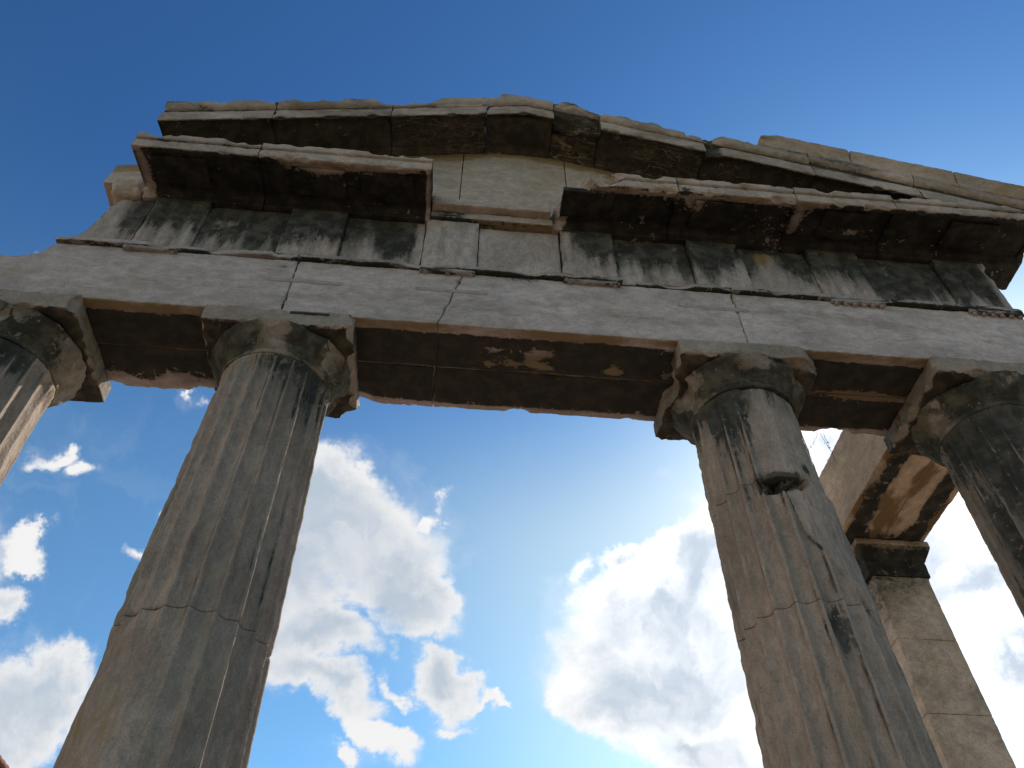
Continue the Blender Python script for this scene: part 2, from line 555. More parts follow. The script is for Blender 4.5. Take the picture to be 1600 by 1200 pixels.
# ------------------------------------------------------------------ materials
def stone_material(name, light=(0.50, 0.44, 0.36), mid=(0.36, 0.315, 0.255), dark=(0.19, 0.165, 0.135),
                   stretch=(1, 1, 1), black=(0.020, 0.018, 0.014), black2=(0.050, 0.044, 0.034),
                   ochre=(0.30, 0.175, 0.075), crust_k=0.9, crust_scale=3.0, streak=0.5, speck=0.5, bump=0.5, soft=(0.42, 0.60), wash=0.55, vein=False, low_bump=0.8, patch=0.45):
    mt = bpy.data.materials.new(name)
    mt.use_nodes = True
    T = NT(mt.node_tree)
    for n in list(mt.node_tree.nodes):
        mt.node_tree.nodes.remove(n)
    pos = T.node('ShaderNodeNewGeometry').outputs['Position']
    sp = T.mapping(pos, scale=stretch)
    a1 = T.noise(pos, 0.9, 6, 0.6, dist=0.4)
    a2 = T.noise(sp, 2.2, 7, 0.62, dist=0.5)
    a3 = T.noise(pos, 30.0, 5, 0.65)
    a4 = T.noise(sp, 7.0, 6, 0.6)
    c = T.mix(T.smooth(a1, 0.36, 0.64), light, mid)
    c = T.mix(T.math('MULTIPLY', T.smooth(a2, 0.50, 0.72), streak), c, dark)
    at_p = T.node('ShaderNodeAttribute', attribute_name='pale').outputs['Fac']
    c = T.mix(T.math('MULTIPLY', at_p, T.smooth(a4, 0.35, 0.6)), c, (light[0] * 1.22, light[1] * 1.25, light[2] * 1.30))
    a5 = T.noise(sp, 1.1, 8, 0.66, dist=0.8)
    c = T.mix(T.math('MULTIPLY', T.smooth(a5, 0.50, 0.66), patch), c, (dark[0] * 1.2, dark[1] * 1.2, dark[2] * 1.2))
    warm = T.noise(pos, 1.7, 5, 0.6)
    c = T.mix(T.math('MULTIPLY', T.smooth(warm, 0.56, 0.72), 0.45), c, (ochre[0] * 1.35, ochre[1] * 1.5, ochre[2] * 1.9))
    # hairline pits and lichen specks
    c = T.mix(T.math('MULTIPLY', T.smooth(a3, 0.56, 0.70), speck), c, dark)
    c = T.mix(T.math('MULTIPLY', T.smooth(a3, 0.44, 0.30), speck * 0.6), c, (light[0] * 1.15, light[1] * 1.15, light[2] * 1.15))
    g1 = T.noise(pos, 75.0, 4, 0.7)
    c = T.mix(1.0, c, T.mix(T.smooth(g1, 0.30, 0.70), (0.82, 0.82, 0.82), (1.14, 1.13, 1.12)), 'MULTIPLY')
    g2 = T.noise(T.mapping(pos, scale=(stretch[0] ** 0.35, stretch[1] ** 0.35, stretch[2] ** 0.35)), 9.0, 8, 0.70, dist=0.6)
    c = T.mix(1.0, c, T.mix(T.smooth(g2, 0.32, 0.68), (0.80, 0.79, 0.78), (1.13, 1.12, 1.11)), 'MULTIPLY')
    pit = T.noise(sp, 55.0, 3, 0.6)
    pitm = T.math('MULTIPLY', T.smooth(pit, 0.64, 0.72), T.smooth(a4, 0.45, 0.6))
    c = T.mix(pitm, c, (0.09, 0.075, 0.06))
    at_o = T.node('ShaderNodeAttribute', attribute_name='ochre').outputs['Fac']
    at_c = T.node('ShaderNodeAttribute', attribute_name='crust').outputs['Fac']
    o_n = T.noise(sp, crust_scale * 1.3, 7, 0.62, dist=0.3)
    of = T.smooth(T.math('ADD', at_o, T.math('MULTIPLY_ADD', o_n, 1.0, -0.5)), 0.40, 0.62)
    o_col = T.mix(a4, (ochre[0] * 0.65, ochre[1] * 0.6, ochre[2] * 0.55), (ochre[0] * 1.25, ochre[1] * 1.3, ochre[2] * 1.4))
    c = T.mix(of, c, o_col)
    k_n = T.noise(sp, crust_scale, 9, 0.66, dist=0.6)
    k_f = T.noise(sp, crust_scale * 8, 6, 0.65)
    flake = T.noise(pos, 13.0, 6, 0.62, dist=0.5)
    kv = T.math('ADD', at_c, T.math('MULTIPLY_ADD', k_n, crust_k * 1.6, -crust_k * 0.8))
    kv = T.math('ADD', kv, T.math('MULTIPLY_ADD', k_f, 0.8, -0.40))
    kv = T.math('SUBTRACT', kv, T.math('MULTIPLY', T.smooth(flake, 0.57, 0.66), T.smooth(kv, 1.15, 0.6, 0.0, 0.55)))
    kf = T.smooth(kv, soft[0], soft[1])
    # thin grey film of soot around and between the thick crust
    ws = T.smooth(T.math('ADD', at_c, T.math('MULTIPLY_ADD', a4, 0.9, -0.45)), 0.0, 0.75)
    c = T.mix(T.math('MULTIPLY', ws, wash), c, (0.085, 0.075, 0.060))
    k_col = T.mix(T.smooth(T.noise(pos, 6.0, 6, 0.6), 0.40, 0.66), black, black2)
    c = T.mix(kf, c, k_col)
    if vein:
        # thin pale calcite veins running along the block where the surface is freshly split
        at_v = T.node('ShaderNodeAttribute', attribute_name='vein').outputs['Fac']
        vn = T.noise(T.mapping(pos, scale=(0.45, 2.6, 2.6)), 2.6, 5, 0.5, dist=0.6)
        vl = T.smooth(T.math('ABSOLUTE', T.math('SUBTRACT', vn, 0.5)), 0.014, 0.004)
        vn2 = T.noise(T.mapping(pos, scale=(0.8, 3.0, 3.0)), 5.0, 4, 0.5, dist=0.8)
        vl2 = T.smooth(T.math('ABSOLUTE', T.math('SUBTRACT', vn2, 0.52)), 0.016, 0.004)
        vf = T.math('MULTIPLY', T.math('MAXIMUM', vl, T.math('MULTIPLY', vl2, 0.6)), at_v, clamp=True)
        c = T.mix(T.math('MULTIPLY', vf, 0.8), c, (0.33, 0.25, 0.15))
    bs = T.node('ShaderNodeBsdfPrincipled')
    bs.inputs['Roughness'].default_value = 0.86
    bs.inputs['Specular IOR Level'].default_value = 0.25
    T.put(bs.inputs['Base Color'], c)
    hh = T.math('ADD', T.math('MULTIPLY', a3, 0.6), T.math('MULTIPLY', a4, low_bump))
    hh = T.math('ADD', hh, T.math('MULTIPLY', k_f, 0.25))
    bp_ = T.node('ShaderNodeBump')
    bp_.inputs['Strength'].default_value = bump
    bp_.inputs['Distance'].default_value = 0.02
    T.put(bp_.inputs['Height'], hh)
    T.put(bs.inputs['Normal'], bp_.outputs[0])
    out = T.node('ShaderNodeOutputMaterial')
    mt.node_tree.links.new(bs.outputs[0], out.inputs['Surface'])
    return mt


def plain_material(name, c1, c2, scale=6.0, rough=0.9, bump=0.3):
    mt = bpy.data.materials.new(name)
    mt.use_nodes = True
    T = NT(mt.node_tree)
    for n in list(mt.node_tree.nodes):
        mt.node_tree.nodes.remove(n)
    pos = T.node('ShaderNodeNewGeometry').outputs['Position']
    a = T.noise(pos, scale, 8, 0.6)
    c = T.mix(T.smooth(a, 0.35, 0.65), c1, c2)
    bs = T.node('ShaderNodeBsdfPrincipled')
    bs.inputs['Roughness'].default_value = rough
    T.put(bs.inputs['Base Color'], c)
    b_ = T.node('ShaderNodeBump')
    b_.inputs['Strength'].default_value = bump
    b_.inputs['Distance'].default_value = 0.02
    T.put(b_.inputs['Height'], a)
    T.put(bs.inputs['Normal'], b_.outputs[0])
    out = T.node('ShaderNodeOutputMaterial')
    mt.node_tree.links.new(bs.outputs[0], out.inputs['Surface'])
    return mt


M_SHAFT = stone_material('column_marble', light=(0.339, 0.256, 0.210), mid=(0.243, 0.181, 0.145), stretch=(3.5, 3.5, 0.45), crust_scale=1.8, crust_k=0.9, streak=0.4, soft=(0.38, 0.66), black=(0.035, 0.031, 0.026), black2=(0.075, 0.066, 0.054), ochre=(0.26, 0.165, 0.085), bump=0.8)
M_CAP = stone_material('capital_marble', light=(0.324, 0.254, 0.212), mid=(0.223, 0.169, 0.136), crust_scale=2.8, crust_k=0.9, soft=(0.32, 0.70), black=(0.030, 0.026, 0.019), black2=(0.085, 0.070, 0.048), ochre=(0.17, 0.115, 0.062), bump=0.7)
M_ARCH = stone_material('architrave_marble', light=(0.428, 0.348, 0.325), mid=(0.341, 0.278, 0.259), stretch=(0.45, 1.2, 1.7), crust_scale=2.6, crust_k=0.7, streak=0.45, low_bump=0.3, patch=0.62, black2=(0.042, 0.033, 0.023), ochre=(0.20, 0.135, 0.07))
M_FRIEZE = stone_material('frieze_marble', light=(0.433, 0.346, 0.306), mid=(0.308, 0.244, 0.215), stretch=(3.2, 3.2, 0.8), crust_scale=1.9, crust_k=0.85, streak=0.5, soft=(0.40, 0.74), wash=0.8, black=(0.028, 0.024, 0.019), black2=(0.078, 0.068, 0.054), ochre=(0.28, 0.165, 0.075), bump=0.7)
M_CORN = stone_material('cornice_marble', light=(0.411, 0.322, 0.271), mid=(0.300, 0.231, 0.190), stretch=(1.0, 1.0, 1.0), crust_scale=3.4, crust_k=0.9, streak=0.5, black=(0.012, 0.011, 0.009), black2=(0.034, 0.029, 0.022), ochre=(0.22, 0.145, 0.075))
M_RAKE = stone_material('raking_cornice_marble', vein=True, light=(0.395, 0.307, 0.253), mid=(0.275, 0.211, 0.170), stretch=(0.7, 1.6, 1.6), crust_scale=3.0, crust_k=0.7, streak=0.5, soft=(0.34, 0.70), black=(0.035, 0.030, 0.021), black2=(0.070, 0.058, 0.040), ochre=(0.22, 0.145, 0.07))
M_TYMP = stone_material('tympanum_marble', light=(0.430, 0.338, 0.278), mid=(0.359, 0.270, 0.207), stretch=(0.5, 1.0, 1.8), crust_scale=2.5, streak=0.3, ochre=(0.26, 0.17, 0.085))
M_GUTTER = stone_material('gutter_marble', light=(0.395, 0.300, 0.230), mid=(0.309, 0.223, 0.160), stretch=(0.7, 1.0, 1.4), crust_scale=2.5, streak=0.4, ochre=(0.26, 0.165, 0.075))
M_BEAM = stone_material('beam_marble', light=(0.580, 0.450, 0.332), mid=(0.473, 0.362, 0.258), stretch=(1.4, 0.6, 1.0), crust_scale=2.2, crust_k=1.1, streak=0.3, ochre=(0.20, 0.125, 0.055))
M_PILLAR = stone_material('pillar_marble', light=(0.615, 0.472, 0.370), mid=(0.483, 0.359, 0.268), stretch=(1.0, 1.0, 1.6), crust_scale=2.2, streak=0.4, soft=(0.3, 0.8), ochre=(0.25, 0.165, 0.08))

ZA = 8.0          # underside of the architrave
DEP = 1.14        # depth of the architrave

# ------------------------------------------------------------------ ground
gx = np.linspace(-1, 1, 161)
gx = np.sign(gx) * (np.abs(gx) ** 3) * 900.0
GX, GY = np.meshgrid(gx, gx, indexing='xy')
GP = np.column_stack([GX.ravel(), GY.ravel(), np.zeros(GX.size)])
GP[:, 2] = 0.03 * fbm(GP, (0.3, 0.3, 1), 3, 5) * sstep(8, 14, np.hypot(GP[:, 0], GP[:, 1]))
gi = np.arange(161 * 161).reshape(161, 161)
GQ = np.stack([gi[:-1, :-1], gi[:-1, 1:], gi[1:, 1:], gi[1:, :-1]], -1).reshape(-1, 4)
ground = mesh('ground', GP, GQ, plain_material('dry_earth', (0.21, 0.158, 0.11), (0.28, 0.215, 0.15), 1.5))
ground['kind'] = 'structure'
pv, pq, _ = stone_box((-6.6, -1.3, 0.02), (6.6, 4.4, 0.30), 0.12, 0.015, 0.04, 0.004, 3)
pavement = mesh('pavement', pv, pq, M_ARCH)
pavement['kind'] = 'structure'


# ------------------------------------------------------------------ columns
def build_column(xc, seed, label, joints, crust_shade_fn, ochre_fn, damage_fn, abacus_deform=None, cap_crust=None, half=0.7225, hole_fn=None, cap_wear=0.07, ab_chip=0.06, pale_fn=None, cap_scoops=(), ab_scoops=()):
    yc = DEP / 2
    t = thing('doric_column', label, 'column', (xc, yc, 0.30), 'marble columns of the gate')
    ztop = 7.44

    def r_of(z):
        return 0.521 + (7.3 - z) * (0.6017 - 0.5255) / 4.2 - 0.0022 * np.clip(z - 0.3, 0, 9) * 0

    NF = 20

    def rad(T, Z, z0, z1):
        base = r_of(Z)
        P = np.column_stack([xc + base * np.cos(T), yc + base * np.sin(T), Z])
        # drum slightly turned / offset
        u = (T / (2 * np.pi) * NF + 0.5 + 0.02 * seed) % 1.0
        s = np.abs(2 * u - 1)                          # 1 on the arris
        dep = 0.062 * (1 - s ** 2.0)
        wear = damage_fn(T, Z, P)                       # 0 sharp, 1 worn flat
        arr = np.exp(-((1 - s) / 0.09) ** 2)
        chipn = np.clip(fbm(P, (7, 7, 4.5), 3, seed + 2) + 0.22, 0, 1.2)
        top = sstep(ztop - 0.10, ztop - 0.02, Z)        # the flutes die out below the neck
        d = dep * (1 - 0.95 * np.clip(wear, 0, 1)) * (1 - top)
        d = d + arr * np.clip(chipn - 0.15, 0, 1) * 0.022 * (1 - wear) * (1 - 0.75 * ang(T, 352, 34))
        d = d + wear * (0.030 + 0.022 * fbm(P, 2.2, 3, seed + 4))
        if hole_fn:
            d = d + hole_fn(T, Z, P)
        d = d + 0.0045 * fbm(P, 5, 3, seed + 5) + 0.0022 * fbm(P, 24, 2, seed + 6)
        e = np.minimum(Z - z0, z1 - Z)
        d = d + np.exp(-e / 0.012) * (0.002 + 0.030 * np.clip(fbm(P, 5, 3, seed + 8) - 0.15, 0, 1))
        return base - d

    zz = [0.302] + list(joints) + [ztop]
    for i in range(len(zz) - 1):
        z0, z1 = zz[i] + (0.003 if i else 0), zz[i + 1] - 0.003
        fine_z = z1 > 3.0
        zs = axis_pts(z0, z1, (0.014 if hole_fn and z0 > 5 else 0.034) if fine_z else 0.12)
        nth = 480 if fine_z else 200
        V, F, T, Z = revolve(xc, yc, zs, nth, lambda a, b: rad(a, b, z0, z1))
        T2 = T
        u_ = (T2 / (2 * np.pi) * NF + 0.5 + 0.02 * seed) % 1.0
        fl = np.floor(T2 / (2 * np.pi) * NF + 0.5 + 0.02 * seed)
        # painted flute shading and grime down one flank of each flute, broken by height
        flank_shade = np.exp(-((u_ - 0.88) / 0.075) ** 2) + 0.45 * np.exp(-((u_ - 0.16) / 0.06) ** 2)
        flank_shade = flank_shade * np.clip(0.62 + 0.6 * fbm(np.column_stack([fl * 5.1, V[:, 2] * 1.6, 0 * T2]), 1.0, 3, seed + 95), 0, 1.2)
        s_ = np.abs(2 * ((T2 / (2 * np.pi) * NF + 0.5 + 0.02 * seed) % 1.0) - 1)
        wn = 1 - np.clip(damage_fn(T2, V[:, 2], V), 0, 1)
        ridge = np.exp(-((1 - s_) / 0.11) ** 2) * wn
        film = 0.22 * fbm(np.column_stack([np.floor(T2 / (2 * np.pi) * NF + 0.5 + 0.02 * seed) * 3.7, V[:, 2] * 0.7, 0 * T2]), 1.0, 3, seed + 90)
        mesh('drum', V, F, M_SHAFT, t, crust=crust_shade_fn(T2, V) + 1.4 * film + 0.46 * flank_shade * wn - 0.2 * ridge, ochre=ochre_fn(T2, V),  # crust here also carries painted shading of the flutes and the hollow
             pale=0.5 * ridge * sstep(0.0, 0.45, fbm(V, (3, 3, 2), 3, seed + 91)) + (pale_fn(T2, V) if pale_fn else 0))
    # capital: neck, annulets, echinus
    zs = np.array(list(np.linspace(7.445, 7.50, 5)) + [7.505, 7.512, 7.522, 7.530, 7.540, 7.548, 7.556] + list(np.linspace(7.565, 7.765, 16)) + [7.768])
    prz = np.array([7.44, 7.50, 7.506, 7.514, 7.520, 7.530, 7.536, 7.546, 7.552, 7.57, 7.62, 7.68, 7.73, 7.755, 7.77])
    prr = np.array([0.520, 0.524, 0.536, 0.540, 0.528, 0.548, 0.552, 0.540, 0.562, 0.578, 0.622, 0.668, 0.692, 0.694, 0.675])

    def crad(T, Z):
        b = np.interp(Z, prz, prr)
        P = np.column_stack([xc + b * np.cos(T), yc + b * np.sin(T), Z])
        return b - cap_wear * np.clip(fbm(P, 2.3, 3, seed + 50) - 0.1, 0, 1) * sstep(7.5, 7.6, Z) + 0.012 * fbm(P, 6, 3, seed + 51) - 0.02 * np.abs(fbm(P, 4, 3, seed + 52)) * sstep(7.53, 7.6, Z)
    V, F, T, Z = revolve(xc, yc, zs, 260, crad)
    T2 = T
    rq = random.Random(seed * 31)
    sp_ = list(cap_scoops)
    for _ in range(16):
        a_, z_, u_ = rq.uniform(0, 2 * math.pi), rq.uniform(7.55, 7.76), rq.random() ** 2
        r_ = 0.06 + 0.22 * u_
        rs = float(np.interp(z_, prz, prr)) + r_ - 0.012 - 0.045 * u_
        sp_.append(((xc + rs * math.cos(a_), yc + rs * math.sin(a_), z_ - 0.3 * r_), r_))
    V, bk = scoop(V, sp_, seed + 55)
    ck = (cap_crust(T2, V) if cap_crust else 0.6 + 0 * T2) - 0.30 * bk
    cp = mesh('capital', V, F, M_CAP, t, crust=ck, ochre=0.34 + 0.5 * fbm(V, 1.8, 2, seed + 60))
    cp_origin = cp
    V, Q, dn = stone_box((xc - half, -0.045, 7.772), (xc + half, DEP + 0.045, 7.997), 0.022, 0.008, ab_chip, 0.009, seed + 70, dent=0.02)
    if abacus_deform:
        V = abacus_deform(V)
    xa, xb, ya, yb, zb, zt = xc - half, xc + half, -0.045, DEP + 0.045, 7.772, 7.997
    sp_ = list(ab_scoops)
    sp_ += edge_scoops((xa, ya, zb), (xb, ya, zb), (0, -1, -1), 9, seed * 7 + 1, 0.045, 0.16)
    sp_ += edge_scoops((xa, ya, zb), (xa, yb, zb), (-1, 0, -1), 9, seed * 7 + 2, 0.06, 0.2)
    sp_ += edge_scoops((xb, ya, zb), (xb, yb, zb), (1, 0, -1), 9, seed * 7 + 3, 0.06, 0.2)
    sp_ += edge_scoops((xa, yb, zb), (xb, yb, zb), (0, 1, -1), 7, seed * 7 + 4, 0.05, 0.2)
    for qx in (xa, xb):
        sp_ += edge_scoops((qx, ya, zb), (qx, ya, zt), (1 if qx == xb else -1, -1, -0.3), 2, seed * 7 + int(qx * 10), 0.05, 0.12)
    V, bk = scoop(V, sp_, seed + 88)
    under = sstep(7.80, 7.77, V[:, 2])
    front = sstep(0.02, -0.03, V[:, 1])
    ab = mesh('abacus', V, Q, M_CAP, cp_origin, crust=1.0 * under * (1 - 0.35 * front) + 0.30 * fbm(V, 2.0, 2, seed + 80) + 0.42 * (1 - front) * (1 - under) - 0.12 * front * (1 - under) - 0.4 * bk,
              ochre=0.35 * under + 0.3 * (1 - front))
    return t


def ang(T, a, w):
    """bell around angle a (degrees, from +x towards +y)"""
    d = (T - R(a) + np.pi) % (2 * np.pi) - np.pi
    return np.exp(-(d / R(w)) ** 2)


# second from the left: clean upper shaft, worn smooth lower-left face
def dmg2(T, Z, P):
    return np.clip(ang(T, 240, 46) * sstep(4.75, 4.45, Z) * 1.5 + 0.7 * ang(T, 250, 22) * sstep(4.6, 4.75, Z) * sstep(4.95, 4.75, Z)
                   + 0.12 * np.clip(fbm(P, (1.5, 1.5, 0.8), 2, 77) - 0.1, 0, 1), 0, 1)


build_column(-2.3394, 2, 'broad fluted marble column left of the central opening, its lower left face worn smooth', [2.5, 4.70],
             lambda T, V: 0.05 + 0.75 * sstep(6.5, 7.5, V[:, 2]) * ang(T, 318, 42) + 0.1 * sstep(7.0, 7.4, V[:, 2]),
             lambda T, V: 0.10 + 0.42 * ang(T, 225, 50) * sstep(5.0, 4.2, V[:, 2]) + 0.15 * ang(T, 335, 20),
             dmg2, cap_scoops=[((-1.62, 0.95, 7.52), 0.30), ((-1.66, 0.42, 7.50), 0.16)], ab_scoops=[((-1.55, 1.28, 7.74), 0.26), ((-1.60, 0.75, 7.70), 0.12)],
             cap_crust=lambda T, V: 1.0 - 0.95 * ang(T, 272, 15) - 0.65 * ang(T, 327, 10) - 0.4 * sstep(7.53, 7.47, V[:, 2]))


# third: broken hollow in the front, bare patch below it
def deg(T):
    return np.degrees(T)


def dmg3(T, Z, P):
    D = deg(T)
    n = fbm(P, 3.0, 3, 78)
    upper = sstep(243, 252, D + 6 * n) * sstep(345, 325, D) * sstep(6.22, 6.34, Z)         # smooth top drum
    # big flake below the hollow, its lower edge running down to the right
    edge = 6.12 - 0.0165 * np.clip(D - 262, 0, 80) - 0.35 * sstep(262, 268, D)
    flk = sstep(256, 261, D + 4 * n) * sstep(335, 320, D) * sstep(edge - 0.03, edge + 0.05, Z + 0.06 * n)
    return np.clip(0.95 * upper + 1.0 * flk + 0.25 * np.clip(fbm(P, (1.5, 1.5, 0.8), 2, 79) - 0.1, 0, 1), 0, 1)


def flake3(T, V):
    D = deg(T)
    Z = V[:, 2]
    n = fbm(V, 3.0, 3, 78)
    edge = 6.12 - 0.0165 * np.clip(D - 262, 0, 80) - 0.35 * sstep(262, 268, D)
    e = Z + 0.06 * n - edge
    inside = sstep(256, 261, D + 4 * n) * sstep(340, 325, D) * sstep(6.26, 6.2, Z)
    return inside * sstep(0.0, 0.05, e), inside * np.exp(-(e / 0.035) ** 2)


def hole3(T, Z, P):
    D = deg(T)
    n = fbm(P, 5.0, 3, 76)
    w = sstep(0, 1, (26 - np.abs(D - 262) + 5 * n) / 2.5)
    low = 6.10 + 0.002 * np.abs(D - 255) + 0.05 * n
    v = sstep(low - 0.012, low + 0.02, Z) * sstep(6.283, 6.28, Z)
    n2 = fbm(P, 9.0, 3, 75)
    return (0.13 + 0.11 * n2 + 0.05 * fbm(P, 22.0, 2, 74)) * w * v


def ab3(V):
    # front right corner rounded away, lower front edge dished
    f = sstep(0.15, -0.04, V[:, 1])
    dx = V[:, 0] - 2.3394
    V = V.copy()
    V[:, 2] += 0.07 * f * sstep(7.86, 7.78, V[:, 2]) * sstep(0.15, 0.68, dx)
    V[:, 1] += 0.16 * sstep(0.45, 0.74, dx) ** 2 * f
    return V


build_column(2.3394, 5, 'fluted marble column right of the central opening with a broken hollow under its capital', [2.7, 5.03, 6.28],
             lambda T, V: 0.05 + 0.62 * sstep(5.9, 7.4, V[:, 2]) * ang(T, 222, 40) + 0.35 * sstep(6.9, 7.45, V[:, 2]) + 1.1 * ang(T, 262, 20) * np.exp(-((V[:, 2] - 6.225) / 0.115) ** 6) + 0.7 * ang(T, 266, 5) * np.exp(-((V[:, 2] - 6.02) / 0.14) ** 2) + 0.7 * ang(T, 293, 5) * np.exp(-((V[:, 2] - 6.40) / 0.06) ** 2) + 0.55 * ang(T, 268, 8) * np.exp(-((V[:, 2] - 4.75) / 0.25) ** 2) + 0.45 * flake3(T, V)[1] - 0.25 * flake3(T, V)[0],  # besides stains, paints shade into the hollow and its lip against ground bounce
             lambda T, V: 0.08 + 0.35 * ang(T, 262, 16) * sstep(4.9, 4.2, V[:, 2]) + 0.3 * ang(T, 200, 25) * sstep(6.8, 7.4, V[:, 2]),
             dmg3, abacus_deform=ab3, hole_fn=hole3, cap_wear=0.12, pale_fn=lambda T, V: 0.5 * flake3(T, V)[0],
             cap_scoops=[((1.52, 0.42, 7.62), 0.30), ((1.70, 0.05, 7.58), 0.20), ((2.95, 0.10, 7.60), 0.22), ((2.2, -0.22, 7.62), 0.14)], ab_scoops=[((1.40, 0.50, 7.86), 0.33), ((1.50, 0.12, 7.74), 0.15), ((3.12, -0.10, 7.74), 0.16)],
             cap_crust=lambda T, V: 0.95 - 0.9 * ang(T, 268, 13) * sstep(7.6, 7.66, V[:, 2]) - 0.6 * ang(T, 195, 20))
# left corner column, sunlit on its right flank
build_column(-4.9537, 9, 'leftmost corner column, its right flank bright with sunlight, beside the worn column', [2.4, 4.9],
             lambda T, V: -0.05 + 0.9 * sstep(6.9, 7.4, V[:, 2]) * ang(T, 305, 28),
             lambda T, V: 0.15 + 0.35 * ang(T, 290, 25) * sstep(6.8, 7.3, V[:, 2]),
             lambda T, Z, P: 0.15 * np.clip(fbm(P, (1.5, 1.5, 0.8), 2, 81), 0, 1) + 0.75 * ang(T, 14, 16) * sstep(7.3, 7.1, Z), ab_scoops=[((-4.16, -0.12, 7.85), 0.17)], cap_scoops=[((-4.25, 0.8, 7.5), 0.2)],
             cap_crust=lambda T, V: 0.85 - 0.9 * ang(T, 20, 40) - 0.5 * ang(T, 265, 25))
# right corner column, blackened
build_column(4.976, 13, 'blackened corner column on the right in front of the tan pillar', [2.6, 5.3],
             lambda T, V: 0.30 + 0.42 * ang(T, 235, 60) + 0.3 * sstep(6.6, 7.4, V[:, 2]),
             lambda T, V: 0.0 * T,
             lambda T, Z, P: 0.2 * np.clip(fbm(P, (1.5, 1.5, 0.8), 2, 83), 0, 1) + 0.0 * T,
             cap_crust=lambda T, V: 0.9 - 0.5 * ang(T, 185, 22))

# ------------------------------------------------------------------ architrave
arch = thing('architrave', 'pale marble architrave spanning all four columns with a cracked middle joint', 'architrave', (0.1, DEP / 2, ZA))


def arch_crust(V, dn, seed):
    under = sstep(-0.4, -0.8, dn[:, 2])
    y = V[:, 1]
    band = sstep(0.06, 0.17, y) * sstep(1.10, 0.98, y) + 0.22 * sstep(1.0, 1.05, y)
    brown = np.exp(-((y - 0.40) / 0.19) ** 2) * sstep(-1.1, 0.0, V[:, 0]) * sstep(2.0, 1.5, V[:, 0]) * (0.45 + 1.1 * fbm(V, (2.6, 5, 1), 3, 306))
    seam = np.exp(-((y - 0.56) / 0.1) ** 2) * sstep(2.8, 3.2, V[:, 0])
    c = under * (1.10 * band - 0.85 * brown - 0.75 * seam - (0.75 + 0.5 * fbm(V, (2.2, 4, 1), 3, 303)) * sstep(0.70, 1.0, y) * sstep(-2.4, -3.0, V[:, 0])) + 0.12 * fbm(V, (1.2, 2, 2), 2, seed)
    c += (1 - under) * (0.45 * (np.exp(-np.abs(V[:, 0] + 2.348) / 0.014) + np.exp(-np.abs(V[:, 0] - 2.37) / 0.014) + np.exp(-np.abs(V[:, 0] + 0.70 - (V[:, 2] - 8.46) * 0.24) / 0.016)) + 0.25 * np.exp(-np.abs(V[:, 2] - 8.93) / 0.03) - 0.10 + 0.42 * (np.exp(-((V[:, 0] + 2.5) / 0.25) ** 2) + 0.8 * np.exp(-((V[:, 0] - 2.1) / 0.4) ** 2) + 0.5 * np.exp(-((V[:, 0] + 4.3) / 0.5) ** 2)) * (0.6 + fbm(V, 2.5, 3, 304)) + 0.45 * sstep(8.55, 8.92, V[:, 2]) * np.clip(fbm(V * np.array([1, 0, 0.1]), 3.0, 3, 305), 0, 1))
    return c


def arch_ochre(V, dn, seed):
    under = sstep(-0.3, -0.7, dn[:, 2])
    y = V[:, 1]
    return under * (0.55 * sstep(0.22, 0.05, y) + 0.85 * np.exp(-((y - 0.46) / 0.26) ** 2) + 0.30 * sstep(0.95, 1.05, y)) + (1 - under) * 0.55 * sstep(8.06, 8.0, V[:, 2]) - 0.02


JT = [(-5.62, -2.352), (-2.344, -0.705), (-0.697, 2.366), (2.374, 5.72)]


def joint_shear(V, x0, x1):
    # the middle joint is a slanting crack
    V = V.copy()
    wob = 0.03 * fbm(np.column_stack([0 * V[:, 0], V[:, 1] * 0.4, V[:, 2]]), 4, 3, 91)
    for xe in (x0, x1):
        if abs(xe + 0.70) < 0.02:
            w = sstep(0.35, 0.0, np.abs(V[:, 0] - xe))
            V[:, 0] += w * ((V[:, 2] - 8.46) * 0.24 + wob)
    return V


